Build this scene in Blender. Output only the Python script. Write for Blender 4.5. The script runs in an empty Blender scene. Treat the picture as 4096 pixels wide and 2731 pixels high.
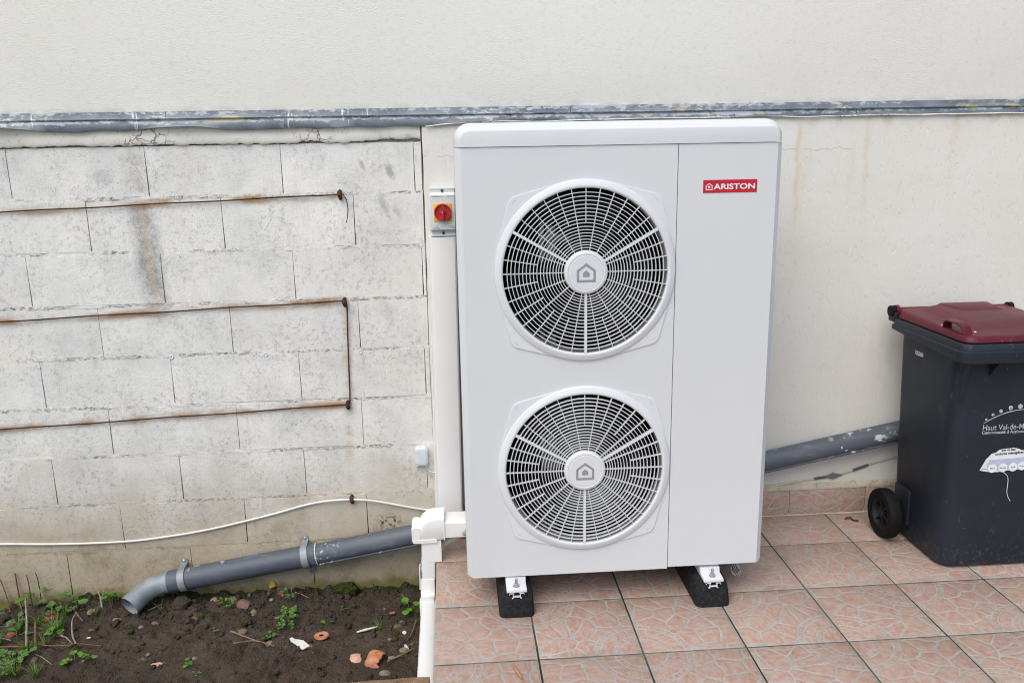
import bpy, bmesh, math, random
import numpy as np
from mathutils import Vector, Matrix
random.seed(7)
rng = np.random.RandomState(11)
S = bpy.context.scene
C = S.collection
R = math.radians

# ------------------------------------------------------------------ camera
cam = bpy.data.objects.new('camera', bpy.data.cameras.new('camera'))
C.objects.link(cam)
S.camera = cam
cam.data.sensor_width = 36.0
cam.data.lens = 29.666
cam.data.clip_start = 0.05
cam.data.clip_end = 2000
_p, _y, _r = R(13.1875), R(3.8841), R(-1.015)
_f = Vector((math.sin(_y)*math.cos(_p), math.cos(_y)*math.cos(_p), -math.sin(_p)))
_rt = Vector((math.cos(_y), -math.sin(_y), 0)); _up = _rt.cross(_f)
_r2 = math.cos(_r)*_rt + math.sin(_r)*_up
_u2 = -math.sin(_r)*_rt + math.cos(_r)*_up
_m = Matrix((_r2, _u2, -_f)).transposed().to_4x4()
_m.translation = (1.6378, -3.3198, 1.587)
cam.matrix_world = _m

# ------------------------------------------------------------------ sky, sun, exposure
W = bpy.data.worlds.new('World'); S.world = W; W.use_nodes = True
wn = W.node_tree.nodes; wl = W.node_tree.links
sky = wn.new('ShaderNodeTexSky'); sky.sky_type = 'NISHITA'; sky.sun_disc = False
SUN_EL, SUN_AZ = 55.0, 212.0          # azimuth clockwise from +Y
sky.sun_elevation = R(SUN_EL); sky.sun_rotation = R(SUN_AZ)
sky.air_density = 1.0; sky.dust_density = 2.5; sky.ozone_density = 1.0
wn['Background'].inputs['Strength'].default_value = 0.122
wl.new(sky.outputs[0], wn['Background'].inputs['Color'])
sl = bpy.data.lights.new('sun', 'SUN'); sl.energy = 1.3; sl.angle = R(58); sl.color = (1.0, 0.985, 0.895)
sun = bpy.data.objects.new('sun', sl); C.objects.link(sun)
_d = Vector((math.sin(R(SUN_AZ))*math.cos(R(SUN_EL)), math.cos(R(SUN_AZ))*math.cos(R(SUN_EL)), math.sin(R(SUN_EL))))
sun.rotation_euler = _d.to_track_quat('Z', 'Y').to_euler()
sun.location = (0, -4, 6)
S.view_settings.view_transform = 'Standard'; S.view_settings.look = 'None'
S.view_settings.gamma = 1.0; S.view_settings.use_curve_mapping = False
S.view_settings.exposure = 0.57
S.cycles.filter_width = 1.1; S.render.filter_size = 1.1

# ------------------------------------------------------------------ node helper
class NM:
    def __init__(s, name, rough=0.6, metal=0.0, spec=0.5, base=None):
        s.m = bpy.data.materials.new(name); s.m.use_nodes = True
        s.nt = s.m.node_tree; s.b = s.nt.nodes['Principled BSDF']
        s.b.inputs['Roughness'].default_value = rough
        s.b.inputs['Metallic'].default_value = metal
        s.b.inputs['Specular IOR Level'].default_value = spec
        if base: s.b.inputs['Base Color'].default_value = (*base, 1)
    def n(s, t, **props):
        nd = s.nt.nodes.new('ShaderNode'+t)
        for k, v in props.items(): setattr(nd, k, v)
        return nd
    def put(s, sock, v):
        if isinstance(v, bpy.types.NodeSocket): s.nt.links.new(v, sock)
        elif isinstance(v, (tuple, list)) and sock.type == 'RGBA' and len(v) == 3: sock.default_value = (*v, 1)
        else: sock.default_value = v
    def pos(s): return s.n('NewGeometry').outputs['Position']
    def obj(s): return s.n('TexCoord').outputs['Object']
    def rnd(s): return s.n('ObjectInfo').outputs['Random']
    def sep(s, v):
        nd = s.n('SeparateXYZ'); s.put(nd.inputs[0], v); return nd.outputs
    def comb(s, x=0., y=0., z=0.):
        nd = s.n('CombineXYZ')
        for i, v in enumerate((x, y, z)): s.put(nd.inputs[i], v)
        return nd.outputs[0]
    def math(s, op, a, b=0., c=0., clamp=False):
        nd = s.n('Math', operation=op, use_clamp=clamp)
        s.put(nd.inputs[0], a); s.put(nd.inputs[1], b); s.put(nd.inputs[2], c)
        return nd.outputs[0]
    def vm(s, op, a, b=(0, 0, 0)):
        nd = s.n('VectorMath', operation=op); s.put(nd.inputs[0], a)
        if op == 'SCALE': s.put(nd.inputs['Scale'], b)
        else: s.put(nd.inputs[1], b)
        return nd.outputs['Value'] if op in ('LENGTH', 'DISTANCE', 'DOT_PRODUCT') else nd.outputs[0]
    def noise(s, v, scale, detail=3., rough=0.55, dist=0., color=False):
        nd = s.n('TexNoise'); s.put(nd.inputs['Vector'], v)
        nd.inputs['Scale'].default_value = scale; nd.inputs['Detail'].default_value = detail
        nd.inputs['Roughness'].default_value = rough; nd.inputs['Distortion'].default_value = dist
        return nd.outputs['Color' if color else 'Fac']
    def voro(s, v, scale, feature='F1', rand=1., dim='3D', out='Distance'):
        nd = s.n('TexVoronoi', feature=feature, voronoi_dimensions=dim); s.put(nd.inputs['Vector'], v)
        nd.inputs['Scale'].default_value = scale; nd.inputs['Randomness'].default_value = rand
        return nd.outputs[out]
    def step(s, v, a, b, lo=0., hi=1.):
        nd = s.n('MapRange', interpolation_type='SMOOTHSTEP')
        for i, q in enumerate((v, a, b, lo, hi)): s.put(nd.inputs[i], q)
        return nd.outputs[0]
    def mix(s, f, a, b, mode='MIX'):
        nd = s.n('Mix', data_type='RGBA', blend_type=mode)
        s.put(nd.inputs[0], f); s.put(nd.inputs[6], a); s.put(nd.inputs[7], b)
        return nd.outputs[2]
    def bump(s, h, dist, strength=1.0, prev=None):
        nd = s.n('Bump'); s.put(nd.inputs['Height'], h)
        nd.inputs['Distance'].default_value = dist; nd.inputs['Strength'].default_value = strength
        if prev is not None: s.put(nd.inputs['Normal'], prev)
        return nd.outputs[0]
    def out(s, color=None, normal=None, rough=None):
        if color is not None: s.put(s.b.inputs['Base Color'], color)
        if normal is not None: s.put(s.b.inputs['Normal'], normal)
        if rough is not None: s.put(s.b.inputs['Roughness'], rough)
        return s.m

def simple(name, base, rough=0.5, metal=0., spec=0.5, var=0.06, scale=25, bump=0., bscale=300):
    k = NM(name, rough, metal, spec, base); p = k.pos()
    f = k.noise(p, scale, 4)
    a = tuple(c*(1-var) for c in base); b = tuple(min(1, c*(1+var)) for c in base)
    col = k.mix(k.step(f, .3, .7), a, b)
    nrm = k.bump(k.noise(p, bscale, 3), bump) if bump else None
    rg = k.math('ADD', k.math('MULTIPLY', k.noise(p, scale*3, 3), .16), rough-.08)
    return k.out(col, nrm, rg)

# ------------------------------------------------------------------ materials
def mat_render_fine():
    k = NM('cream_spray_render', .92, spec=.2); p = k.pos()
    x, y, z = k.sep(p)[:3]
    col = k.mix(k.step(k.noise(p, 1.3, 4), .3, .7), (.825, .810, .745), (.86, .85, .79))
    col = k.mix(k.step(k.noise(p, 60, 4), .25, .5, .14, 0), col, (.48, .44, .37))
    g = k.math('MULTIPLY', k.step(z, 1.720, 1.752, 1., 0.), k.step(k.noise(p, 14, 5), .3, .62))
    g = k.math('MULTIPLY', g, .30)
    col = k.mix(g, col, (.42, .37, .28))
    q = k.vm('MULTIPLY', p, (1, 1, 1.25))
    h = k.math('ADD', k.math('MULTIPLY', k.noise(q, 190, 2, .5), .8), k.math('MULTIPLY', k.noise(q, 400, 2), .45))
    return k.out(col, k.bump(h, .0038, .55))
def mat_render_rough():
    k = NM('cream_scratched_render', .9, spec=.25); p = k.pos()
    x, y, z = k.sep(p)[:3]
    col = k.mix(k.step(k.noise(p, 1.6, 4), .3, .7), (.66, .645, .595), (.70, .69, .65))
    # yellow-brown runs below the flashing
    st = None
    wob = k.math('MULTIPLY', k.math('SUBTRACT', k.noise(k.comb(0., 0., z), 7, 3), .5), .07)
    for (sx, w, z0, amt) in ((3.0, .022, .75, .48), (3.218, .024, 1.2, .34), (3.278, .022, 1.15, .50), (3.63, .03, 1.2, .22), (2.86, .03, .6, .12), (3.02, .05, .9, .2)):
        dx = k.math('ABSOLUTE', k.math('SUBTRACT', k.math('ADD', x, wob), sx))
        a = k.step(dx, 0., w, amt, 0.)
        a = k.math('MULTIPLY', a, k.step(z, z0, 1.62, .12, 1.))
        st = a if st is None else k.math('MAXIMUM', st, a)
    st = k.math('MULTIPLY', st, k.step(k.noise(k.vm('MULTIPLY', p, (1, 1, .25)), 30, 4), .25, .7))
    col = k.mix(st, col, (.55, .40, .20))
    # grime band under flashing and hairline crack
    g = k.math('MULTIPLY', k.step(z, 1.60, 1.675, 0., .5), k.step(k.noise(p, 18, 4), .45, .7))
    col = k.mix(g, col, (.38, .33, .24))
    cz = k.math('ADD', 1.545, k.math('MULTIPLY', k.math('SUBTRACT', k.noise(k.comb(x, 0., 0.), 22, 4), .5), .05))
    cr = k.step(k.math('ABSOLUTE', k.math('SUBTRACT', z, cz)), 0., .003, .55, 0.)
    cr = k.math('MULTIPLY', k.math('MULTIPLY', cr, k.step(x, 3.35, 3.15)), k.step(k.noise(p, 9, 2), .42, .52))
    col = k.mix(cr, col, (.33, .30, .25))
    q = k.vm('MULTIPLY', k.vm('ADD', p, k.vm('SCALE', k.noise(p, 9, 2, color=True), .03)), (1., 1., .22))
    n1 = k.noise(q, 125, 1.5, .5)
    groove = k.step(n1, .56, .66, 1., 0.)
    mask = k.step(k.noise(p, 28, 2), .38, .58)
    h = k.math('SUBTRACT', 1., k.math('MULTIPLY', k.math('SUBTRACT', 1., groove), mask))
    h = k.math('ADD', h, k.math('MULTIPLY', k.noise(p, 120, 3), .35))
    return k.out(col, k.bump(h, .0022, .42))
ROD = ((1.370, -.05, .0310, 1.21), (.954, -.114, .0318, 1.206), (.520, -.179, .0365, 1.192))
def mat_block(name='weathered_concrete_block', bed=False):
    k = NM(name, .95, spec=.15); p = k.pos()
    x, y, z = k.sep(p)[:3]
    r = k.rnd()
    grain = k.noise(p, 260, 2, .6)
    gs = k.math('MULTIPLY', k.math('SUBTRACT', grain, .5), .55)
    base = k.mix(k.step(k.math('ADD', k.noise(p, 3.2, 6, .65), gs), .32, .68), (.86, .845, .80), (.735, .728, .70))
    pt = k.math('ADD', k.noise(k.vm('ADD', p, (7, 3, 1)), 5, 9, .7), gs)
    base = k.mix(k.step(pt, .42, .78, 0., .62), base, (.47, .47, .46))
    pt2 = k.math('ADD', k.noise(k.vm('ADD', k.vm('MULTIPLY', p, (1.6, 1, .5)), (1, 8, 2)), 7, 8, .7), gs)
    base = k.mix(k.step(pt2, .50, .80, 0., .42), base, (.40, .395, .375))
    base = k.mix(k.step(k.noise(k.vm('ADD', p, (2, 2, 6)), 4, 5), .52, .72, 0., .4), base, (.78, .715, .60))
    base = k.mix(k.math('MULTIPLY', r, .0 if bed else .14), base, (.52, .52, .50))
    base = k.mix(k.step(grain, .30, .48, .36, 0.), base, (.30, .29, .27))
    # crevices between the aggregate
    cv = k.math('ABSOLUTE', k.math('SUBTRACT', k.noise(p, 120, 3, .6), .5))
    pits = k.math('MULTIPLY', k.step(cv, .004, .035, 1., 0.), k.step(k.noise(p, 48, 3, .6), .48, .62))
    pits = k.math('MULTIPLY', pits, k.step(k.noise(p, 4.4, 5), .34, .62))
    base = k.mix(k.math('MULTIPLY', pits, .42), base, (.085, .08, .07))
    if bed:
        dd = k.math('MULTIPLY', k.step(k.noise(k.vm('MULTIPLY', p, (1, 1, 2.2)), 60, 5, .7), .42, .56, .85, 0.), k.step(k.noise(p, 3.6, 5, .65), .42, .60))
        base = k.mix(dd, base, (.13, .12, .095))
    # earth splash low on the wall
    low = k.math('ADD', z, k.math('ADD', k.math('MULTIPLY', k.math('SUBTRACT', k.noise(p, 4, 7, .65), .5), .5), k.math('MULTIPLY', gs, .5)))
    base = k.mix(k.step(low, .48, -.16, 0., .86), base, (.40, .315, .195))
    dk = k.math('MULTIPLY', k.step(k.math('ADD', k.noise(k.vm('ADD', p, (0, 0, 5)), 5, 7, .68), k.math('MULTIPLY', gs, .6)), .46, .70, 0., .72), k.step(low, .16, -.12))
    base = k.mix(dk, base, (.17, .13, .075))
    alg = k.math('ADD', z, k.math('MULTIPLY', k.math('SUBTRACT', k.noise(p, 13, 5), .5), .12))
    base = k.mix(k.step(alg, -.185, -.245, 0., .85), base, (.15, .14, .03))
    # old run below the flashing: sooty edges, ochre middle
    wob = k.math('MULTIPLY', k.math('SUBTRACT', k.noise(k.comb(0., 0., z), 6, 4), .5), .05)
    dx = k.math('ABSOLUTE', k.math('SUBTRACT', k.math('ADD', x, wob), k.math('MULTIPLY_ADD', z, -.045, .525)))
    zr = k.math('MULTIPLY', k.step(z, .90, 1.02), k.step(z, 1.42, 1.36))
    zr = k.math('MAXIMUM', zr, k.math('MULTIPLY', k.step(z, 1.42, 1.44), k.step(z, 1.60, 1.56, 0., .45)))
    nb = k.step(k.math('ADD', k.noise(p, 17, 7, .7), gs), .15, .72)
    base = k.mix(k.math('MULTIPLY', k.math('MULTIPLY', k.step(dx, .008, .075, .80, 0.), zr), nb), base, (.15, .148, .145))
    base = k.mix(k.math('MULTIPLY', k.math('MULTIPLY', k.step(dx, .003, .024, .62, 0.), zr), nb), base, (.56, .45, .31))
    # grey putty smears near the top right, moss freckles low down
    for (sx, szz, rx_, rz_, am) in ((1.405, 1.492, .016, .030, .95), (1.302, 1.517, .010, .026, .7), (1.375, 1.365, .018, .05, .6), (1.425, 1.34, .02, .03, .45), (.33, 1.49, .05, .03, .4)):
        e_ = k.vm('LENGTH', k.comb(k.math('DIVIDE', k.math('SUBTRACT', k.math('MULTIPLY_ADD', z, .35, x), sx+.35*szz), rx_), 0., k.math('DIVIDE', k.math('SUBTRACT', z, szz), rz_)))
        e_ = k.math('ADD', e_, k.math('MULTIPLY', k.math('SUBTRACT', k.noise(p, 60, 6, .7), .5), 2.6))
        base = k.mix(k.step(e_, .35, 1.25, am*.8, 0.), base, (.30, .305, .31))
    e_ = k.vm('LENGTH', k.comb(k.math('DIVIDE', k.math('SUBTRACT', x, 1.33), .085), 0., k.math('DIVIDE', k.math('SUBTRACT', z, .045), .05)))
    mo = k.math('MULTIPLY', k.step(e_, .2, 1., 1., 0.), k.step(k.noise(p, 55, 4, .6), .52, .58))
    base = k.mix(mo, base, (.09, .075, .035))
    # rust beside the wires
    rt = None
    for z0, x0, sl_, x1 in ROD:
        d = k.math('SUBTRACT', z, k.math('MULTIPLY_ADD', x, sl_, z0-x0*sl_))
        a = k.math('MAXIMUM', k.step(d, 0., .028, 1., 0.) , 0.)
        a = k.math('MULTIPLY', a, k.step(d, -.035, -.002))
        a = k.math('MULTIPLY', a, k.step(x, x1+.01, x1-.02))
        rt = a if rt is None else k.math('MAXIMUM', rt, a)
    dv = k.math('ABSOLUTE', k.math('SUBTRACT', x, k.math('MULTIPLY_ADD', z, .033, 1.172)))
    a = k.math('MULTIPLY', k.step(dv, 0., .03, .7, 0.), k.math('MULTIPLY', k.step(z, .15, .5), k.step(z, 1.0, .9)))
    rt = k.math('MAXIMUM', rt, a)
    rp = k.step(k.noise(k.vm('MULTIPLY', p, (1, 1, 3)), 5, 5), .38, .68)
    base = k.mix(k.math('MULTIPLY', k.math('MULTIPLY', rt, rp), .95), base, (.40, .215, .085))
    h = k.math('SUBTRACT', k.math('MULTIPLY', k.noise(p, 130, 3, .6), .8), k.math('MULTIPLY', pits, .7))
    return k.out(base, k.bump(h, .0035, .55))
def mat_mortar():
    k = NM('pale_mortar', .95, spec=.15); p = k.pos(); z = k.sep(p)[2]
    base = k.mix(k.step(k.noise(p, 5, 5), .3, .7), (.83, .815, .77), (.70, .69, .655))
    base = k.mix(k.math('MULTIPLY', k.step(k.noise(k.vm('MULTIPLY', p, (1, 1, 2.0)), 55, 5, .7), .38, .52, .8, 0.), k.step(k.noise(p, 3.1, 4), .40, .62)), base, (.15, .135, .11))
    low = k.math('ADD', z, k.math('MULTIPLY', k.math('SUBTRACT', k.noise(p, 4, 5), .5), .35))
    base = k.mix(k.step(low, .42, -.14, 0., .74), base, (.29, .225, .14))
    base = k.mix(k.step(z, -.185, -.235, 0., .8), base, (.11, .11, .03))
    return k.out(base, k.bump(k.noise(p, 90, 4, .7), .006, .8))
def mat_band():
    k = NM('cream_plaster', .9, spec=.2); p = k.pos()
    x, y, z = k.sep(p)[:3]
    base = k.mix(k.step(k.noise(p, 3, 4), .3, .7), (.84, .82, .74), (.72, .69, .61))
    crk = k.voro(k.vm('ADD', p, k.vm('SCALE', k.noise(p, 24, 4, color=True), .06)), 26, 'DISTANCE_TO_EDGE')
    cm = k.math('MULTIPLY', k.step(crk, 0., .07, 1., 0.), k.step(k.noise(p, 4.2, 3), .48, .6))
    base = k.mix(k.math('MULTIPLY', cm, .8), base, (.16, .12, .08))
    base = k.mix(k.math('MULTIPLY', k.step(k.noise(p, 95, 4, .7), .33, .40, .8, 0.), k.step(k.noise(p, 6, 4), .4, .6)), base, (.12, .10, .08))
    base = k.mix(k.step(z, 1.612, 1.598, 0., .45), base, (.35, .31, .25))
    h = k.math('SUBTRACT', k.math('MULTIPLY', k.noise(p, 60, 4), .6), cm)
    return k.out(base, k.bump(h, .003, .8))
def mat_zinc():
    k = NM('weathered_zinc', .55, metal=.2, spec=.35); p = k.pos()
    x, y, z = k.sep(p)[:3]
    q = k.vm('MULTIPLY', p, (.55, 1, 1.3))
    base = k.mix(k.step(k.noise(q, 9, 6, .7), .3, .7), (.105, .128, .160), (.225, .252, .285))
    # old paint left in tatters, thickest along the folds
    zz = k.math('MAXIMUM', k.step(k.math('ABSOLUTE', k.math('SUBTRACT', z, 1.7195)), .002, .011, .075, 0.), k.step(k.math('ABSOLUTE', k.math('SUBTRACT', z, 1.689)), .002, .012, .12, 0.))
    zz = k.math('SUBTRACT', zz, k.step(z, 1.676, 1.668, 0., .10))
    n = k.math('ADD', k.noise(k.vm('MULTIPLY', p, (.75, 1, 1.6)), 34, 8, .76), zz)
    n = k.math('ADD', n, k.math('SUBTRACT', k.math('MULTIPLY', k.math('SUBTRACT', k.noise(p, 2.1, 3), .5), .40), k.step(x, 2.4, 3.6, 0., .07)))
    base = k.mix(k.step(n, .555, .625, 0., .85), base, k.mix(k.step(k.noise(q, 14, 4), .35, .65), (.56, .575, .57), (.42, .465, .52)))
    base = k.mix(k.math('MULTIPLY', k.step(k.noise(k.vm('ADD', q, (9, 0, 0)), 13, 6, .65), .58, .68, 0., .8), k.step(z, 1.672, 1.684)), base, (.47, .44, .28))
    base = k.mix(k.step(k.noise(k.vm('ADD', q, (0, 0, 9)), 40, 6, .75), .655, .70, 0., .75), base, (.25, .10, .075))
    # drips
    dr = k.math('MULTIPLY', k.step(k.noise(k.vm('MULTIPLY', p, (1, 1, .06)), 62, 2), .66, .70), k.step(k.noise(p, 5, 3), .5, .62))
    base = k.mix(k.math('MULTIPLY', dr, .8), base, (.70, .69, .65))
    return k.out(base, k.bump(k.noise(p, 60, 4), .0015, .5), k.math('ADD', .42, k.math('MULTIPLY', k.noise(q, 20, 4), .25)))
def tile_mat(name, side=False):
    k = NM(name, .55, spec=.35)
    o = k.obj(); ox, oy, oz = k.sep(o)[:3]
    if side: oy = k.math('SUBTRACT', oz, .06)
    v = k.comb(ox, oy, 0.)
    r = k.rnd()
    hh = .1655
    wv = k.vm('ADD', v, k.vm('SCALE', k.vm('SUBTRACT', k.noise(v, 16, 2, color=True), (.5, .5, .5)), .008))
    wv = k.vm('MULTIPLY', wv, (1, 1, 0))
    d1 = k.vm('DISTANCE', wv, (hh, hh, 0)); d2 = k.vm('DISTANCE', wv, (-hh, -hh, 0))
    first = k.math('LESS_THAN', d1, d2)
    d = k.math('MINIMUM', d1, d2)
    s1 = k.sep(k.vm('SUBTRACT', wv, (hh, hh, 0))); s2 = k.sep(k.vm('SUBTRACT', wv, (-hh, -hh, 0)))
    a1 = k.math('ARCTAN2', k.math('ABSOLUTE', s1[1]), k.math('ABSOLUTE', s1[0]))
    a2 = k.math('ARCTAN2', k.math('ABSOLUTE', s2[1]), k.math('ABSOLUTE', s2[0]))
    ang = k.math('ADD', k.math('MULTIPLY', a1, first), k.math('MULTIPLY', a2, k.math('SUBTRACT', 1., first)))
    def line(val, c, w): return k.step(k.math('ABSOLUTE', k.math('SUBTRACT', val, c)), w*.55, w, 1., 0.)
    g = line(d, .154, .0040)
    for c in (.134, .092, .072): g = k.math('MAXIMUM', g, line(d, c, .0034))
    def ticks(n, lo, hi, rad, w):
        fr = k.math('FRACT', k.math('MULTIPLY', ang, n/1.5708))
        m = k.step(k.math('ABSOLUTE', k.math('SUBTRACT', fr, .5)), .0, w*n/1.5708/rad, 1., 0.)
        return k.math('MULTIPLY', m, k.math('MULTIPLY', k.math('GREATER_THAN', d, lo), k.math('LESS_THAN', d, hi)))
    g = k.math('MAXIMUM', g, ticks(12, .133, .153, .143, .0040))
    g = k.math('MAXIMUM', g, ticks(7, .071, .091, .081, .0036))
    g = k.math('MAXIMUM', g, ticks(3, .091, .133, .112, .0036))
    vv = k.vm('ADD', v, k.vm('SCALE', k.vm('SUBTRACT', k.noise(v, 11, 2, color=True), (.5, .5, .5)), .03))
    vv = k.vm('ADD', vv, k.comb(k.math('MULTIPLY', k.math('GREATER_THAN', r, .5), 3.37), 1.3, 0.))
    e = k.voro(vv, 12.5, 'DISTANCE_TO_EDGE', .9, '2D')
    wd = k.math('ADD', .012, k.math('MULTIPLY', k.noise(v, 22, 2), .074))
    cz = k.math('MULTIPLY', k.math('LESS_THAN', e, wd), k.math('GREATER_THAN', d, .153))
    soft = k.math('SUBTRACT', 1., k.step(e, k.math('MULTIPLY', wd, .75), k.math('MULTIPLY', wd, 1.2)))
    cz = k.math('MULTIPLY', soft, k.math('GREATER_THAN', d, .153))
    g = k.math('MAXIMUM', g, cz)
    edge = k.math('MAXIMUM', k.math('ABSOLUTE', ox), k.math('ABSOLUTE', k.sep(v)[1]))
    if not side: g = k.math('MAXIMUM', g, k.step(edge, .160, .1618))
    nv = k.vm('ADD', v, k.comb(k.math('MULTIPLY', r, 9.), 0., 0.))
    orange = k.mix(k.step(k.noise(nv, 9, 4), .3, .7), (.372, .185, .126), (.415, .242, .178))
    pale = k.step(k.noise(k.vm('MULTIPLY', nv, (1, 1.7, 1)), 30, 7, .74), .38, .62)
    col = k.mix(k.math('MULTIPLY', pale, .80), orange, (.43, .36, .31))
    scr = k.step(k.noise(k.vm('MULTIPLY', nv, (1, 2.2, 1)), 120, 3, .7, 1.5), .54, .62)
    col = k.mix(k.math('MULTIPLY', scr, .34), col, (.50, .455, .41))
    col = k.mix(g, col, k.mix(k.step(k.noise(nv, 20, 3), .35, .65), (.405, .39, .365), (.34, .32, .29)))
    gr = k.math('MULTIPLY', k.step(edge, .125, .1645), k.step(k.noise(k.pos(), 11, 6, .65), .44, .70, 0., .55))
    col = k.mix(gr, col, (.20, .165, .11))
    col = k.mix(k.math('MULTIPLY', k.rnd(), .16), col, (.36, .26, .21))
    wp = k.pos()
    col = k.mix(k.step(k.noise(wp, 3.0, 5), .5, .75, 0., .3), col, (.36, .30, .23))
    col = k.mix(k.step(k.noise(wp, 70, 3), .27, .33, .55, 0.), col, (.25, .2, .15))
    pil = k.math('MULTIPLY', k.step(e, 0., .16), k.math('GREATER_THAN', d, .153))
    h = k.math('ADD', k.math('MULTIPLY', g, -.6), k.math('ADD', k.math('MULTIPLY', pil, .5), k.math('MULTIPLY', k.noise(nv, 110, 4), .45)))
    return k.out(col, k.bump(h, .0015, .75), k.math('ADD', .42, k.math('MULTIPLY', g, .25)))
def mat_joint():
    k = NM('mossy_tile_joint', .95, spec=.1); p = k.pos()
    col = k.mix(k.step(k.noise(p, 4, 4), .4, .62), (.038, .036, .020), (.12, .105, .075))
    col = k.mix(k.step(k.noise(p, 9, 4), .55, .65, 0, .8), col, (.055, .062, .018))
    return k.out(col, k.bump(k.noise(p, 200, 3), .003))
def mat_soil(name, a, b):
    k = NM(name, .95, spec=.18); p = k.pos()
    col = k.mix(k.step(k.noise(p, 5, 6, .6), .3, .7), a, b)
    col = k.mix(k.step(k.noise(p, 120, 4, .7), .3, .5, .55, 0.), col, tuple(c*.45 for c in a))
    col = k.mix(k.step(k.voro(p, 85), .06, .13, .75, 0.), col, (.20, .165, .115))
    h = k.math('ADD', k.math('MULTIPLY', k.noise(p, 70, 5, .7), 1.), k.math('MULTIPLY', k.voro(p, 110), .5))
    return k.out(col, k.bump(h, .010, .9))
def mat_kerb():
    k = NM('lichen_speckled_brown_concrete', .92, spec=.15); p = k.pos()
    col = k.mix(k.step(k.noise(p, 9, 5), .3, .7), (.19, .115, .065), (.28, .18, .105))
    col = k.mix(k.step(k.noise(p, 70, 5, .75), .58, .66, 0., .85), col, (.62, .58, .50))
    col = k.mix(k.step(k.noise(p, 16, 4), .6, .7, 0., .6), col, (.07, .06, .04))
    return k.out(col, k.bump(k.noise(p, 80, 4), .004))
def mat_pipe():
    k = NM('dark_grey_plastic', .5, spec=.4); p = k.pos()
    q = k.vm('MULTIPLY', p, (.35, 1, 1.8))
    col = k.mix(k.step(k.noise(q, 6, 5, .65), .3, .7), (.072, .085, .108), (.106, .120, .146))
    col = k.mix(k.step(k.noise(q, 24, 6, .7), .55, .72, 0., .35), col, (.25, .28, .33))
    col = k.mix(k.step(k.noise(k.vm('ADD', p, (2, 2, 2)), 13, 5, .55), .64, .68, 0., .8), col, (.42, .45, .49))
    x_ = k.sep(p)[0]
    sc = k.math('MULTIPLY', k.step(k.noise(k.vm('MULTIPLY', p, (1, 1, 1.5)), 24, 5, .6), .57, .61), k.math('MULTIPLY', k.step(x_, 3.16, 3.22), k.step(x_, 3.44, 3.38)))
    sc2 = k.math('MULTIPLY', k.step(k.noise(p, 60, 5, .7), .56, .62), k.math('MULTIPLY', k.step(x_, 1.01, 1.03), k.step(x_, 1.16, 1.05)))
    col = k.mix(k.math('MAXIMUM', sc, sc2), col, (.55, .58, .61))
    return k.out(col, None, k.math('ADD', .36, k.math('MULTIPLY', k.noise(q, 12, 4), .28)))
def mat_galv():
    k = NM('galvanised_steel', .6, metal=.3, spec=.4); p = k.pos()
    col = k.mix(k.step(k.noise(p, 15, 4), .3, .7), (.23, .255, .28), (.345, .37, .39))
    col = k.mix(k.step(k.noise(p, 55, 5, .7), .56, .7, 0., .5), col, (.17, .20, .24))
    col = k.mix(k.step(k.noise(k.vm('ADD', p, (3, 0, 1)), 14, 4), .66, .72, 0., .6), col, (.36, .30, .2))
    return k.out(col, k.bump(k.noise(p, 40, 3), .001), k.math('ADD', .42, k.math('MULTIPLY', k.noise(p, 30, 3), .3)))
def mat_white(name, base, rough):
    k = NM(name, rough, spec=.5); p = k.pos()
    col = k.mix(k.step(k.noise(p, 2.2, 4), .3, .7), tuple(c*.975 for c in base), base)
    col = k.mix(k.step(k.noise(p, 160, 3, .6), .235, .25, .55, 0.), col, (.3, .28, .25))
    return k.out(col, k.bump(k.noise(p, 700, 2), .0002, .6), k.math('ADD', rough-.05, k.math('MULTIPLY', k.noise(p, 7, 3), .1)))
def mat_pvc():
    k = NM('white_plastic', .4, spec=.5); p = k.pos(); z = k.sep(p)[2]
    col = k.mix(k.step(k.noise(p, 2.2, 4), .3, .7), (.775, .775, .76), (.81, .81, .80))
    d = k.math('MULTIPLY', k.step(z, .30, -.10, .12, 1.), k.step(k.noise(p, 38, 6, .72), .60, .74, 0., .4))
    col = k.mix(d, col, (.46, .40, .32))
    return k.out(col, k.bump(k.noise(p, 700, 2), .0002, .6), k.math('ADD', .35, k.math('MULTIPLY', k.noise(p, 7, 3), .12)))
def mat_bin(name, base, rough):
    k = NM(name, rough, spec=.30); p = k.pos(); z = k.sep(p)[2]
    col = k.mix(k.step(k.noise(p, 3, 4), .3, .7), tuple(c*.8 for c in base), tuple(c*1.12 for c in base))
    col = k.mix(k.step(k.noise(k.vm('MULTIPLY', p, (1, 1, .4)), 26, 6, .75), .60, .78, 0., .3), col, (.23, .24, .25))
    d = k.math('MULTIPLY', k.step(z, .16, .0), k.step(k.noise(p, 60, 5, .7), .5, .7, 0., .3))
    col = k.mix(d, col, (.20, .19, .17))
    col = k.mix(k.step(k.noise(p, 140, 2), .755, .775, 0., .8), col, (.5, .5, .5))
    return k.out(col, k.bump(k.noise(p, 260, 2), .0004), k.math('ADD', rough-.03, k.math('MULTIPLY', k.noise(p, 9, 4), .2)))
def mat_rubber():
    k = NM('black_crumb_rubber', .9, spec=.2); p = k.pos()
    col = k.mix(k.step(k.noise(p, 60, 3), .3, .7), (.012, .012, .013), (.024, .024, .026))
    col = k.mix(k.step(k.noise(p, 430, 1), .735, .76, 0., .85), col, (.32, .31, .28))
    return k.out(col, k.bump(k.noise(p, 260, 3), .003))
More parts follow.
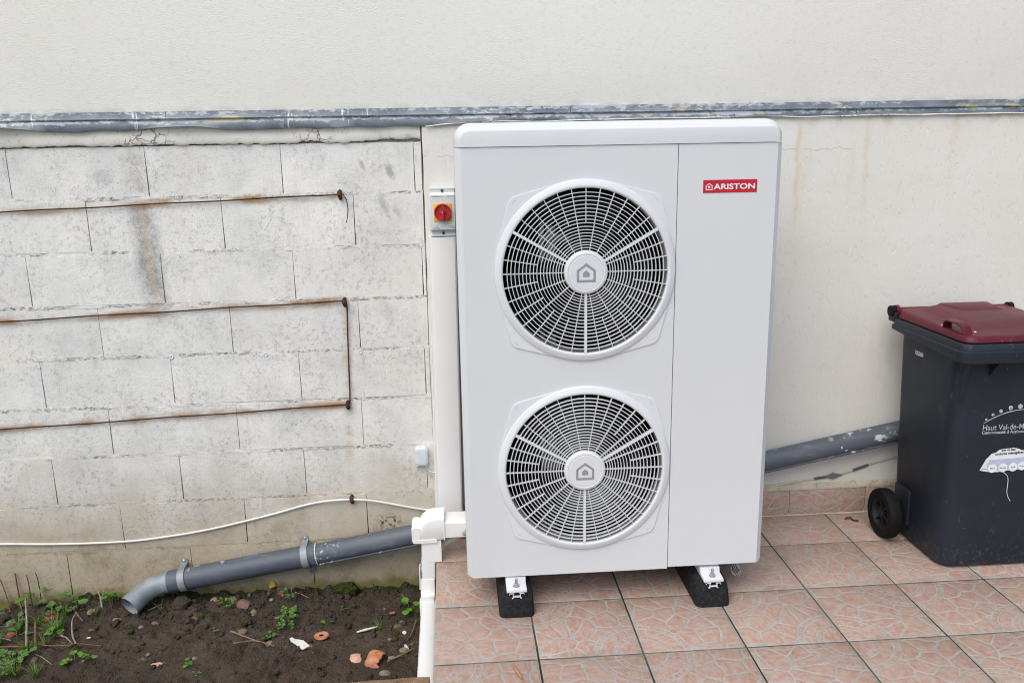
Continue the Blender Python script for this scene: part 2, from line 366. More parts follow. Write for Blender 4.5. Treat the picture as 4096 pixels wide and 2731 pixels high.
def mat_rust():
    k = NM('rusty_iron', .85, metal=.1, spec=.2); p = k.pos()
    col = k.mix(k.step(k.noise(p, 14, 5), .35, .65), (.030, .019, .016), (.085, .040, .022))
    return k.out(col, k.bump(k.noise(p, 200, 3), .001))
def mat_leaf(name, base):
    k = NM(name, .55, spec=.35); p = k.pos(); r = k.rnd()
    a = tuple(c*.62 for c in base); b = tuple(c*1.25 for c in base)
    col = k.mix(k.step(k.noise(p, 60, 3), .3, .7), a, base)
    col = k.mix(k.math('MULTIPLY', r, .6), col, b)
    m = k.out(col); k.b.inputs['Subsurface Weight'].default_value = 0.0
    return m
def mat_mix(name, a, b, scale, rough=.85, bump=.002, c=None, bs=150):
    k = NM(name, rough, spec=.25); o = k.pos()
    col = k.mix(k.step(k.noise(o, scale, 5, .65), .35, .65), a, b)
    if c: col = k.mix(k.step(k.noise(k.vm('ADD', o, (5, 5, 5)), scale*2.3, 4, .7), .56, .66, 0., .8), col, c)
    return k.out(col, k.bump(k.noise(o, bs, 4), bump))

M = {}
M['render_up'] = mat_render_fine(); M['render_low'] = mat_render_rough(); M['block'] = mat_block(); M['mortar'] = mat_mortar(); M['bed'] = mat_block('block_mortar', True)
M['band'] = mat_band(); M['zinc'] = mat_zinc(); M['tile'] = tile_mat('stone_pattern_tile'); M['skirt'] = tile_mat('stone_pattern_skirting', True)
M['joint'] = mat_joint(); M['soil'] = mat_soil('damp_soil', (.050, .037, .0285), (.086, .065, .049)); M['clod'] = mat_soil('soil_clod', (.048, .036, .028), (.082, .062, .048))
M['kerb'] = mat_kerb(); M['pipe'] = mat_pipe(); M['galv'] = mat_galv(); M['white'] = mat_white('white_powder_coat', (.645, .659, .669), .40)
M['pvc'] = mat_pvc(); M['grille'] = mat_white('white_grille_plastic', (.67, .685, .70), .46)
M['bin'] = mat_bin('dark_blue_grey_plastic', (.0165, .0215, .0320), .42); M['maroon'] = mat_bin('maroon_plastic', (.098, .010, .020), .36)
M['rubber'] = mat_rubber(); M['rust'] = mat_rust(); M['galvnew'] = simple('bright_zinc_bolt', (.55, .56, .58), .3, .9)
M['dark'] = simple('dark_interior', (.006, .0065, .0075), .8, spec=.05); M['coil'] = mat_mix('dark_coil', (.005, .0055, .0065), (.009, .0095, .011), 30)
M['fan'] = simple('dark_grey_fan_plastic', (.010, .0105, .0125), .6, spec=.12); M['bracket'] = simple('grey_sheet_steel', (.42, .45, .49), .45, .1)
M['logo'] = simple('grey_print', (.27, .275, .295), .45); M['red'] = simple('red_badge', (.50, .012, .03), .35)
M['wprint'] = simple('white_print', (.80, .80, .80), .5); M['bprint'] = simple('black_print', (.02, .02, .02), .6); M['gprint'] = simple('faded_grey_print', (.30, .30, .30), .6)
M['silver'] = mat_mix('worn_silver_print', (.55, .57, .59), (.28, .30, .32), 90, .5, .0)
M['switch'] = mat_white('pale_grey_plastic', (.68, .70, .71), .38); M['yellow'] = simple('yellow_plate', (.80, .50, .02), .38); M['dial'] = simple('red_plastic', (.50, .016, .035), .33)
M['screw'] = simple('grey_screw', (.16, .165, .17), .4, .8); M['tyre'] = simple('black_rubber_tyre', (.0055, .0058, .006), .7, spec=.18, bump=.0006); M['wheel'] = simple('black_plastic_wheel', (.010, .011, .014), .5, spec=.3)
M['cable'] = simple('white_cable', (.74, .73, .70), .45); M['sensor'] = simple('pale_blue_grey_plastic', (.62, .66, .70), .35); M['plug'] = simple('pale_grey_plug', (.68, .70, .74), .5)
M['sleeve'] = simple('dark_sleeve', (.10, .105, .12), .35, .3); M['tape'] = simple('grey_tape', (.16, .16, .155), .6)
M['conduit'] = simple('pale_grey_conduit', (.45, .46, .46), .5); M['oldcable'] = simple('aged_cream_cable', (.55, .51, .42), .6)
M['paper'] = mat_mix('white_paper', (.78, .79, .80), (.70, .71, .73), 20, .6, .0); M['lilac'] = simple('lilac_print', (.46, .49, .64), .6)
M['terra'] = mat_mix('terracotta', (.40, .125, .05), (.52, .26, .16), 28, .6, .001, bs=90); M['terrain'] = mat_mix('pale_terracotta', (.55, .30, .2), (.64, .42, .32), 40, .7, .001)
M['brick'] = mat_mix('red_brick', (.26, .075, .038), (.34, .12, .065), 40); M['tanstone'] = mat_mix('tan_stone', (.21, .135, .10), (.14, .088, .066), 30)
M['palestone'] = mat_mix('pale_stone', (.27, .235, .18), (.17, .14, .10), 45, c=(.36, .32, .26)); M['ochre'] = mat_mix('ochre_stone', (.30, .24, .13), (.18, .13, .07), 50)
M['mossstone'] = mat_mix('mossy_stone', (.30, .26, .18), (.10, .10, .035), 45); M['darkstone'] = mat_mix('dark_stone', (.05, .052, .055), (.03, .03, .03), 50)
M['whitebit'] = mat_mix('chalky_white', (.72, .72, .70), (.55, .54, .50), 70, .6); M['copper'] = simple('dull_copper', (.32, .13, .075), .45, .5)
M['twig'] = mat_mix('pale_dry_twig', (.26, .19, .135), (.15, .10, .07), 60); M['twigdark'] = mat_mix('dark_twig', (.075, .05, .04), (.045, .03, .024), 60)
M['twigred'] = mat_mix('reddish_twig', (.16, .065, .05), (.22, .12, .09), 60); M['twiggrey'] = mat_mix('grey_weathered_twig', (.36, .32, .27), (.2, .15, .11), 60)
M['leaf'] = mat_leaf('cress_leaf', (.075, .18, .030)); M['leafblue'] = mat_leaf('bluish_leaf', (.085, .17, .075)); M['leafbright'] = mat_leaf('bright_leaf', (.085, .235, .02))
M['leafdark'] = mat_leaf('dark_leaf', (.045, .12, .022)); M['grass'] = mat_leaf('grass_blade', (.095, .19, .022)); M['moss'] = mat_mix('moss', (.016, .024, .006), (.050, .068, .010), 90, .95, .006)
M['yleaf'] = simple('yellow_leaf', (.50, .33, .05), .6, var=.2); M['dryleaf'] = simple('orange_dry_pod', (.42, .19, .09), .6, var=.2); M['stem'] = simple('green_stem', (.13, .15, .05), .6)
M['fillet'] = mat_mix('cream_fillet', (.56, .51, .41), (.46, .41, .31), 14, .9, .002, (.30, .27, .19))
M['ground'] = mat_mix('grey_gravel_ground', (.22, .205, .18), (.30, .285, .25), 3, .95)

# ------------------------------------------------------------------ mesh helpers
class MB:
    def __init__(s): s.v = []; s.f = []
    def add(s, vs, fs):
        o = len(s.v); s.v += [tuple(v) for v in vs]; s.f += [tuple(i+o for i in f) for f in fs]; return s
    def box(s, x0, x1, y0, y1, z0, z1):
        return s.add([(x0, y0, z0), (x1, y0, z0), (x1, y1, z0), (x0, y1, z0), (x0, y0, z1), (x1, y0, z1), (x1, y1, z1), (x0, y1, z1)],
                     [(0, 3, 2, 1), (4, 5, 6, 7), (0, 1, 5, 4), (1, 2, 6, 5), (2, 3, 7, 6), (3, 0, 4, 7)])
    def loft(s, secs, cap0=True, cap1=True, closed=True):
        n = len(secs[0]); o = len(s.v)
        for sec in secs: s.v += [tuple(p) for p in sec]
        for a in range(len(secs)-1):
            for i in range(n if closed else n-1):
                j = (i+1) % n
                s.f.append((o+a*n+i, o+a*n+j, o+(a+1)*n+j, o+(a+1)*n+i))
        if cap0: s.f.append(tuple(o+i for i in range(n-1, -1, -1)))
        if cap1: s.f.append(tuple(o+(len(secs)-1)*n+i for i in range(n)))
        return s
    def tube(s, pts, r, seg=8, cap=True):
        pts = [Vector(p) for p in pts]; secs = []
        rs = r if isinstance(r, (list, tuple)) else [r]*len(pts)
        t0 = (pts[1]-pts[0]).normalized()
        u = t0.orthogonal().normalized()
        for i, p in enumerate(pts):
            t = ((pts[min(i+1, len(pts)-1)]-pts[max(i-1, 0)])).normalized()
            u = (u - t*u.dot(t)).normalized(); w = t.cross(u)
            secs.append([p + rs[i]*(math.cos(a)*u+math.sin(a)*w) for a in [2*math.pi*q/seg for q in range(seg)]])
        return s.loft(secs, cap, cap)
    def lathe(s, prof, c, axis='y', seg=48, closed=False):
        # prof: list of (r, h); axis through c
        secs = []
        for r, h in prof:
            sec = []
            for q in range(seg):
                a = 2*math.pi*q/seg; ca, sa = r*math.cos(a), r*math.sin(a)
                if axis == 'y': sec.append((c[0]+ca, c[1]+h, c[2]+sa))
                elif axis == 'x': sec.append((c[0]+h, c[1]+ca, c[2]+sa))
                else: sec.append((c[0]+ca, c[1]+sa, c[2]+h))
            secs.append(sec)
        if closed: secs.append(secs[0])
        return s.loft(secs, False, False)
    def prism(s, poly, fn0, fn1):
        return s.loft([[fn0(*p) for p in poly], [fn1(*p) for p in poly]])
    def build(s, name, m, parent=None, smooth=None, bevel=0., bseg=2):
        me = bpy.data.meshes.new(name); me.from_pydata(s.v, [], s.f)
        bm = bmesh.new(); bm.from_mesh(me)
        if bevel or smooth is not None: bmesh.ops.remove_doubles(bm, verts=bm.verts, dist=1e-6)
        bmesh.ops.recalc_face_normals(bm, faces=bm.faces)
        if bevel:
            ed = [e for e in bm.edges if len(e.link_faces) == 2 and e.calc_face_angle(0) > .5]
            bmesh.ops.bevel(bm, geom=ed, offset=bevel, segments=bseg, affect='EDGES', profile=.5, clamp_overlap=True)
        bm.to_mesh(me); bm.free()
        if smooth is None and bevel: smooth = 35
        if smooth is not None: me.shade_smooth(); me.set_sharp_from_angle(angle=R(smooth))
        return link(name, me, m, parent)
def link(name, me, m, parent=None):
    if m and not me.materials: me.materials.append(M[m] if isinstance(m, str) else m)
    o = bpy.data.objects.new(name, me); C.objects.link(o)
    if parent is not None:
        o.parent = parent; o.matrix_parent_inverse = Matrix.Translation(parent.location).inverted() if parent.parent is None else world_inv(parent)
    return o
def world_inv(o):
    m = Matrix.Identity(4)
    # every thing stands unrotated, so only its offset matters
    t = Vector((0, 0, 0)); q = o
    while q is not None:
        t = t + q.location
        if q.parent is not None: t = t + q.matrix_parent_inverse.translation
        q = q.parent
    return Matrix.Translation(t).inverted()
def tag(o, label=None, cat=None, group=None, kind=None):
    if label: o['label'] = label
    if cat: o['category'] = cat
    if group: o['group'] = group
    if kind: o['kind'] = kind
    return o
def thing(name, label, cat, loc=(0, 0, 0), group=None, kind=None):
    o = bpy.data.objects.new(name, None); C.objects.link(o); o.location = loc; o.empty_display_size = .05
    return tag(o, label, cat, group, kind)
def rrect(x0, x1, y0, y1, r, n=5):
    pts = []
    for cx, cy, a0 in ((x1-r, y1-r, 0), (x0+r, y1-r, 90), (x0+r, y0+r, 180), (x1-r, y0+r, 270)):
        for i in range(n+1):
            a = R(a0+90*i/n); pts.append((cx+r*math.cos(a), cy+r*math.sin(a)))
    return pts
def hull(pts):
    pts = sorted(set((round(a, 6), round(b, 6)) for a, b in pts))
    def half(ps):
        h = []
        for p in ps:
            while len(h) > 1 and (h[-1][0]-h[-2][0])*(p[1]-h[-2][1])-(h[-1][1]-h[-2][1])*(p[0]-h[-2][0]) <= 0: h.pop()
            h.append(p)
        return h[:-1]
    return half(pts)+half(pts[::-1])
def text(name, body, m, parent, org, xd, up, size, bold=0., sx=1., align='LEFT', ext=.0003):
    cu = bpy.data.curves.new('tmp', 'FONT'); cu.body = body; cu.size = size; cu.offset = bold; cu.extrude = ext; cu.align_x = align; cu.resolution_u = 3
    t = bpy.data.objects.new('tmp', cu); C.objects.link(t)
    dg = bpy.context.evaluated_depsgraph_get()
    me = bpy.data.meshes.new_from_object(t.evaluated_get(dg))
    bpy.data.objects.remove(t); bpy.data.curves.remove(cu)
    xd = Vector(xd).normalized(); up = Vector(up).normalized(); nz = xd.cross(up)
    mt = Matrix((xd*sx, up, nz)).transposed().to_4x4(); mt.translation = Vector(org)
    me.transform(mt); me.materials.clear()
    return link(name, me, m, parent)

# value noise (numpy) for the soil
_perm = rng.rand(256, 256)
def vnoise(x, y):
    xi = np.floor(x).astype(int); yi = np.floor(y).astype(int); fx = x-xi; fy = y-yi
    fx = fx*fx*(3-2*fx); fy = fy*fy*(3-2*fy)
    a = _perm[xi & 255, yi & 255]; b = _perm[(xi+1) & 255, yi & 255]; c = _perm[xi & 255, (yi+1) & 255]; d = _perm[(xi+1) & 255, (yi+1) & 255]
    return (a*(1-fx)+b*fx)*(1-fy)+(c*(1-fx)+d*fx)*fy
def soil_h(x, y):
    x = np.asarray(x, float)+20; y = np.asarray(y, float)+20
    h = -.262+.030*(vnoise(x*3.1, y*3.1)-.5)
    rough = np.clip(vnoise(x*4.3+9, y*4.3)*1.7-.35, .18, 1)
    rough = np.maximum(rough, np.clip((y-19.82)*5, 0, 1))
    h = h+rough*(.029*np.abs(vnoise(x*13, y*13)*2-1)+.018*np.abs(vnoise(x*29+5, y*29)*2-1))-.006
    h = h+(.35+.65*rough)*(.0085*np.abs(vnoise(x*61, y*61+3)*2-1)+.0045*vnoise(x*120, y*120))
    return h
def sz(x, y): return float(soil_h(np.array([x]), np.array([y]))[0])

# ================================================================== SETTING
g = MB(); g.add([(-300, -300, -.40), (300, -300, -.40), (300, 300, -.40), (-300, 300, -.40)], [(0, 1, 2, 3)])
tag(g.build('ground', 'ground'), kind='structure')

# soil bed
xs = np.arange(-1.3, 1.531, .0068); ys = np.arange(-1.02, .004, .0068)
X, Y = np.meshgrid(xs, ys); Z = soil_h(X, Y)
nx, ny = len(xs), len(ys)
me = bpy.data.meshes.new('soil')
vv = np.stack([X.ravel(), Y.ravel(), Z.ravel()], 1)
ii = np.arange(nx*ny).reshape(ny, nx)
ff = np.stack([ii[:-1, :-1].ravel(), ii[:-1, 1:].ravel(), ii[1:, 1:].ravel(), ii[1:, :-1].ravel()], 1)
me.from_pydata(vv.tolist(), [], ff.tolist()); me.shade_smooth()
tag(link('soil', me, 'soil'), kind='structure')

# tiled patio
TS = .3355; TX = 1.5297; TY = -.291
patio = thing('patio', None, None, (3.5, -1.5, 0), kind='structure')
MB().box(1.536, 7.0, -5.6, 0.0, -.40, -.0026).build('joint_bed', 'joint', patio)
tm = MB().box(-.1645, .1645, -.1645, .1645, -.009, 0).build('floor_tile', 'tile', patio, bevel=.0012, bseg=2)
tmesh = tm.data
first = True
for j in range(0, 9):
    for i in range(0, 12):
        cx = TX+(i+.5)*TS; cy = TY-(j+.5)*TS
        o = tm if first else bpy.data.objects.new('floor_tile', tmesh)
        if not first: C.objects.link(o); o.parent = patio
        first = False
        rot = (90 if (i+j) % 2 == 0 else 0) + random.choice((0, 180))
        o.matrix_parent_inverse = Matrix.Identity(4)
        o.location = (cx-3.5, cy+1.5, random.uniform(-.0006, .0004)); o.rotation_euler = (random.uniform(-.0012, .0012), random.uniform(-.0012, .0012), R(rot))
# cut tiles against the wall
cm = MB().box(-.1645, .1645, -.1325, .1325, -.009, 0).build('cut_floor_tile', 'tile', patio, bevel=.0012)
for i in range(12):
    o = cm if i == 0 else bpy.data.objects.new('cut_floor_tile', cm.data)
    if i: C.objects.link(o); o.parent = patio
    o.matrix_parent_inverse = Matrix.Identity(4)
    o.location = (TX+(i+.5)*TS-3.5, -.1555+1.5, 0); o.rotation_euler = (0, 0, math.pi*(i % 2))

# brown kerb at the front of the soil bed
kb = MB()
secs = []
for i in range(61):
    x = -1.3+2.822*i/60
    w = lambda s: .006*(vnoise(np.array([x*23+s]), np.array([s*7.7]))[0]-.5)
    secs.append([(x, -1.12, -.42), (x, -1.12, -.012+w(1)), (x, -1.108, -.002+w(2)), (x, -1.015+w(5), -.004+w(3)), (x, -1.002+w(4), -.014+w(4)), (x, -1.0, -.42)])
kb.loft(secs).build('kerb_edging', 'kerb', smooth=40)
tag(bpy.data.objects['kerb_edging'], 'brown concrete edging flecked with white lichen in front of the soil bed', 'edging')

# ------------------------------------------------------------------ block wall
BED = [1.416-.2049*k for k in range(0, 11)]
OFF = [-.001, .261, .015, .255, .009, .245, -.001, .241, .003, .25, 0.]
bw = thing('block_wall', 'bare grey concrete block wall streaked with rust beside the heat pump', 'wall', (.2, .1, -.4))
MB().box(-1.6, 1.53, .03, .2, -.62, 1.70).build('wall_core', 'mortar', bw)
def block(x0, x1, z0, z1):
    nxg, nzg = max(4, int((x1-x0)/.04)), 6
    b = MB(); dy = random.uniform(-.0016, .0012); tl = random.uniform(-.0022, .0022); vs = []
    gl, gr = random.uniform(.0001, .0008), random.uniform(.0001, .0008)
    gb = random.choice((.0003, .0008, .0016, .0024))
    for jz in range(nzg+1):
        for ix in range(nxg+1):
            u = ix/nxg; v = jz/nzg
            x = x0+(x1-x0)*u; z = z0+(z1-z0)*v
            if ix == 0: x += gl+gb*(1-v)+random.uniform(0, .0007)
            if ix == nxg: x -= gr+gb*(1-v)+random.uniform(0, .0007)
            if jz == 0 or jz == nzg: z += random.uniform(-.0015, .0015)
            y = dy+tl*(u-.5)
            if ix in (0, nxg): y += .0012
            vs.append((x, y, z))
    fs = [(jz*(nxg+1)+ix, jz*(nxg+1)+ix+1, (jz+1)*(nxg+1)+ix+1, (jz+1)*(nxg+1)+ix) for jz in range(nzg) for ix in range(nxg)]
    b.add(vs, fs)
    # returns into the joint
    loop = [i for i in range(nxg+1)]+[jz*(nxg+1)+nxg for jz in range(1, nzg+1)]+[nzg*(nxg+1)+i for i in range(nxg-1, -1, -1)]+[jz*(nxg+1) for jz in range(nzg-1, 0, -1)]
    b.loft([[vs[i] for i in loop], [(vs[i][0], .028, vs[i][2]) for i in loop]], False, False)
    b.build('block', 'block', bw, smooth=30)
for k in range(len(BED)):
    zb = BED[k]; zt = (BED[k-1] if k else 1.612)-.0115
    if k == 0: zt = 1.60
    x = OFF[k]-1.5
    while x < 1.53:
        a, b = x, min(x+.5, 1.529)
        if b-a > .005: block(a, b, zb, zt)
        x += .5
    # mortar bed just under this course, almost flush
    m = MB(); n = 150; secs = []
    for i in range(n+1):
        xx = -1.5+3.029*i/n
        yy = -.0004+random.uniform(-.0012, .0016)
        secs.append([(xx, .028, zb-.0125), (xx, yy+.001, zb-.0128+random.uniform(-.002, .001)), (xx, yy, zb-.006), (xx, yy+.001, zb+.0012+random.uniform(-.001, .002)), (xx, .028, zb+.001)])
    m.loft(secs).build('mortar_bed', 'bed', bw, smooth=50)
# cream plaster left under the flashing
secs = []; n = 220
for i in range(n+1):
    x = -1.5+3.028*i/n
    q = lambda f, s: vnoise(np.array([x*f+s]), np.array([s*3.3]))[0]-.5
    zl = 1.604+.010*q(9, 1)+.010*q(34, 2)+.007*q(90, 3)
    if x > 1.2: zl += (x-1.2)*.03
    secs.append([(x, .02, zl+.003), (x, -.006+.003*q(60, 5), zl), (x, -.0125+.002*q(30, 6), zl+.008), (x, -.0115+.003*q(14, 7), zl+.03), (x, -.010, 1.70), (x, .02, 1.70)])
MB().loft(secs).build('plaster_band', 'band', bw, smooth=50)

# ------------------------------------------------------------------ rendered walls
uw = thing('house_wall', 'cream sprayed render wall of the house above the zinc flashing', 'wall', (1.5, .1, 1.72))
MB().box(-2.2, 8, -.012, .3, 1.719, 4.2).build('render_coat', 'render_up', uw, bevel=.004)
lw = thing('rendered_wall', 'cream scratched render wall with yellow runs below the flashing behind the wheelie bin', 'wall', (3.2, .1, 0))
# the left edge of the coat wanders a little
secs = []
for i in range(61):
    z = -.1+1.79*i/60
    xl = 1.5275+.0035*z+.004*(vnoise(np.array([z*21]), np.array([2.2]))[0]-.5)
    secs.append([(xl, .028, z), (xl+.001, -.018, z), (xl+.006, -.022, z), (8, -.022, z), (8, .028, z)])
MB().loft(secs).build('render_coat', 'render_low', lw, smooth=40)
MB().box(1.56, 8, .03, .3, -.1, 1.70).build('wall_core', 'mortar', lw)
# tile skirting
sk = thing('tile_skirting', 'low row of stone patterned skirting tiles along the foot of the rendered wall', 'skirting', (3.2, -.03, 0))
sm_ = MB().box(-.1655, .1655, -.009, 0, 0, .116).build('skirting_tile', 'skirt', sk, bevel=.002)
for i in range(14):
    o = sm_ if i == 0 else bpy.data.objects.new('skirting_tile', sm_.data)
    if i: C.objects.link(o); o.parent = sk
    o.matrix_parent_inverse = Matrix.Identity(4)
    o.location = (3.045+.1677-1.342+i*.3355-3.2, -.0225+.03, .003)
    if i % 2: o.scale = (-1, 1, 1)
secs = []
for i in range(81):
    x = 1.62+5*i/80; w = .003*(vnoise(np.array([x*19]), np.array([.4]))[0]-.5)
    secs.append([(x, -.021, .117), (x, -.034+w, .118+w), (x, -.036+w, .124+w), (x, -.024, .145+w*2), (x, -.021, .147)])
MB().loft(secs).build('mortar_fillet', 'fillet', sk, smooth=60)
MB().loft([[(x, -.0235, .001), (x, -.034-.002*math.sin(x*31), .0012), (x, -.033, .006), (x, -.0235, .012)] for x in [1.62+.06*i for i in range(80)]]).build('floor_fillet', 'mortar', sk, smooth=60)

# ------------------------------------------------------------------ zinc flashing
zf = thing('zinc_flashing', 'weathered two step zinc flashing strip with wavy lower edge along the wall', 'flashing', (1.5, -.02, 1.66))
def flash(x0, x1, prof, name):
    secs = []; n = max(6, int((x1-x0)/.02))
    for i in range(n+1):
        x = x0+(x1-x0)*i/n; secs.append([(x, a, b) for a, b in prof(x)])
    MB().loft(secs).build(name, 'zinc', zf, smooth=45)
def up_prof(x):
    w = .0018*math.sin(x*7.3)+.001*math.sin(x*19)
    return [(-.012, 1.7235), (-.021+w*.5, 1.724), (-.0265+w, 1.7215), (-.029+w, 1.702), (-.032+w, 1.6985), (-.030+w, 1.695), (-.012, 1.696)]
def lo_prof(x):
    f = lambda s, t: vnoise(np.array([x*s+t]), np.array([t]))[0]-.5
    amp = 1.0 if x < 1.6 else .35
    w = amp*(.022*f(4.6, 3)+.008*f(11, 8)); o = amp*(.028*f(4.6, 3)+.004*f(9, 5))
    zb = 1.660+w+(.010 if x > 1.6 else .0)*min(1, max(0, (x-1.6)*4))
    return [(-.012, 1.7005), (-.0235, 1.699), (-.0255, 1.688), (-.029, 1.679), (-.031-o, zb+.002), (-.029-o, zb), (-.0265-o, zb+.003), (-.014, 1.675)]
e = [-2.2, -.9, .602, 2.1, 3.3, 5.2]
for a, b in zip(e[:-1], e[1:]): flash(a, b-.0015, up_prof, 'upper_strip')
e = [-2.2, -.45, 1.028, 2.06, 3.22, 5.2]
for a, b in zip(e[:-1], e[1:]): flash(a, b-.0015, lo_prof, 'lower_strip')
# cream mortar bead left on the lower lip right of the blocks
n = 160
MB().tube([(1.55+3.4*i/n, -.0315, lo_prof(1.55+3.4*i/n)[5][1]-.0005) for i in range(n+1)], .0026, 6).build('paint_bead', 'band', zf, smooth=60)

# ================================================================== HEAT PUMP
XL, XR, YF, YB, ZB, ZS = 1.651, 2.689, -.661, -.285, .123, 1.578
XS = 2.3505
hp = thing('heat_pump', 'large white outdoor heat pump with two round fan grilles and a red badge', 'heat pump', (2.17, -.47, .09))
CH = .020
def hole_plate(b, x0, x1, z0, z1, cx, cz, r, y):
    angs = sorted(set([2*math.pi*i/96 for i in range(96)]+[math.atan2(z-cz, x-cx) % (2*math.pi) for x in (x0, x1) for z in (z0, z1)]))
    inner, outer = [], []
    for a in angs:
        c, s_ = math.cos(a), math.sin(a)
        t = min([t for t in [((x1-cx)/c if c > 1e-9 else 1e9), ((x0-cx)/c if c < -1e-9 else 1e9), ((z1-cz)/s_ if s_ > 1e-9 else 1e9), ((z0-cz)/s_ if s_ < -1e-9 else 1e9)]])
        inner.append((cx+r*c, y, cz+r*s_)); outer.append((cx+t*c, y, cz+t*s_))
    b.loft([outer, inner], False, False)
    b.loft([inner, [(p[0], y+.03, p[2]) for p in inner]], False, False)
F1 = (2.0575, 1.1835); F2 = (2.0555, .5115)
b = MB()
hole_plate(b, XL+CH, XS-.0012, .8475, ZS-.0010, *F1, .268, YF)
hole_plate(b, XL+CH, XS-.0012, ZB+.004, .8475, *F2, .268, YF)
zt = ZS-.0010
b.add([(XL, YF+CH, ZB+.009), (XL+CH, YF, ZB+.004), (XL+CH, YF, zt), (XL, YF+CH, zt)], [(0, 1, 2, 3)])
b.add([(XL, YF+CH, ZB+.009), (XL, YB, ZB+.009), (XL, YB, zt), (XL, YF+CH, zt)], [(0, 1, 2, 3)])
b.add([(XS-.0012, YF, ZB+.004), (XS-.0012, YF+.012, ZB+.004), (XS-.0012, YF+.012, zt), (XS-.0012, YF, zt)], [(0, 1, 2, 3)])
b.add([(XL+CH, YF, ZB+.004), (XS-.0012, YF, ZB+.004), (XS-.0012, YF+.02, ZB+.0035), (XL+CH, YF+.02, ZB+.0035)], [(0, 1, 2, 3)])
b.build('front_panel', 'white', hp)
b = MB(); a0, a1 = XS+.0012, ZB+.010
b.add([(a0, YF+.012, a1), (a0, YF, a1), (XR-CH, YF, a1), (XR, YF+CH, a1+.004), (XR, YB, a1+.004),
       (a0, YF+.012, zt), (a0, YF, zt), (XR-CH, YF, zt), (XR, YF+CH, zt), (XR, YB, zt)],
      [(0, 1, 6, 5), (1, 2, 7, 6), (2, 3, 8, 7), (3, 4, 9, 8)])
b.add([(a0, YF, a1), (XR-CH, YF, a1), (XR-CH, YF+.02, a1-.001), (a0, YF+.02, a1-.001)], [(0, 1, 2, 3)])
b.build('side_panel', 'white', hp, smooth=20)
MB().box(XL+.003, XR-.003, YF+.022, YB-.002, ZB+.001, ZB+.0085).build('base_plate', 'white', hp)
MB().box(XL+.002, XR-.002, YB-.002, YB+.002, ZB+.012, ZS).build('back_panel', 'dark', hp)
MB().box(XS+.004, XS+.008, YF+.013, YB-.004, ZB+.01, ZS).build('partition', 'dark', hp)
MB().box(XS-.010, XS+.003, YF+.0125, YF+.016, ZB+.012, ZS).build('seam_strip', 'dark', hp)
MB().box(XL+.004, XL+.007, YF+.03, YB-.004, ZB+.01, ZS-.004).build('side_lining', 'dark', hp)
MB().box(XL+.01, XS, YF+.26, YF+.30, ZB+.012, ZS-.004).build('coil', 'coil', hp)
# top cover: rounded corners and a sloped front edge
b = MB()
def lid_sec(inset, y, zb_, zt_, r):
    # outline in xz: square lower corners, rounded upper corners
    x0, x1 = XL-.002+inset, XR+.003-inset; pts = [(x0, zb_), (x1, zb_)]
    for cx, a0 in ((x1-r, 0), (x0+r, 90)):
        for i in range(9):
            a = R(a0+90*i/8); pts.append((cx+r*math.cos(a), zt_-r+r*math.sin(a)))
    return [(p[0], y, p[1]) for p in pts]
b.loft([lid_sec(.024, YF-.0035, ZS+.0002, 1.6215, .026), lid_sec(.0195, YF-.0025, ZS+.0002, 1.626, .030), lid_sec(.006, YF+.018, ZS+.0002, 1.6435, .045), lid_sec(.002, YF+.032, ZS+.0002, 1.6485, .050), lid_sec(0, YF+.05, ZS+.0002, 1.651, .052), lid_sec(0, YB, ZS+.0002, 1.651, .052)], True, True)
b.build('top_cover', 'white', hp, smooth=28)
MB().box(XL+.026, XR-.026, YF+.004, YB-.01, ZS-.006, ZS).build('cover_gasket', 'dark', hp)

# fan grilles
RINGS = [988, 940, 890, 840, 793, 748, 702, 658, 615, 570, 530, 490, 452, 413, 375, 343, 308]
RINGS = [r/1040*.2655 for r in RINGS]
corner = hull([(.2925*math.cos(2*math.pi*i/96), .2925*math.sin(2*math.pi*i/96)) for i in range(96)] +
              [(sx*.212+.033*math.cos(2*math.pi*i/24), sz_*.212+.033*math.sin(2*math.pi*i/24)) for sx in (-1, 1) for sz_ in (-1, 1) for i in range(24)])
def house(b, cx, y, cz, s, w):
    """outline of a small house: ring of pentagons"""
    o = [(-s, -s*.98), (s, -s*.98), (s, s*.28), (0, s*1.02), (-s, s*.28)]
    i_ = [(-s+w, -s*.98+w), (s-w, -s*.98+w), (s-w, s*.28-w*.45), (0, s*1.02-w*1.25), (-s+w, s*.28-w*.45)]
    f0 = lambda yy: [(cx+p[0], yy, cz+p[1]) for p in o]; f1 = lambda yy: [(cx+p[0], yy, cz+p[1]) for p in i_]
    b.loft([f0(y+.0004), f0(y), f1(y), f1(y+.0004)], False, False)
    h = [(-s*.34, -s*.42), (s*.34, -s*.42), (s*.34, s*.0), (0, s*.27), (-s*.34, s*.0)]
    b.loft([[(cx+p[0], y+.0004, cz+p[1]) for p in h], [(cx+p[0], y, cz+p[1]) for p in h]])
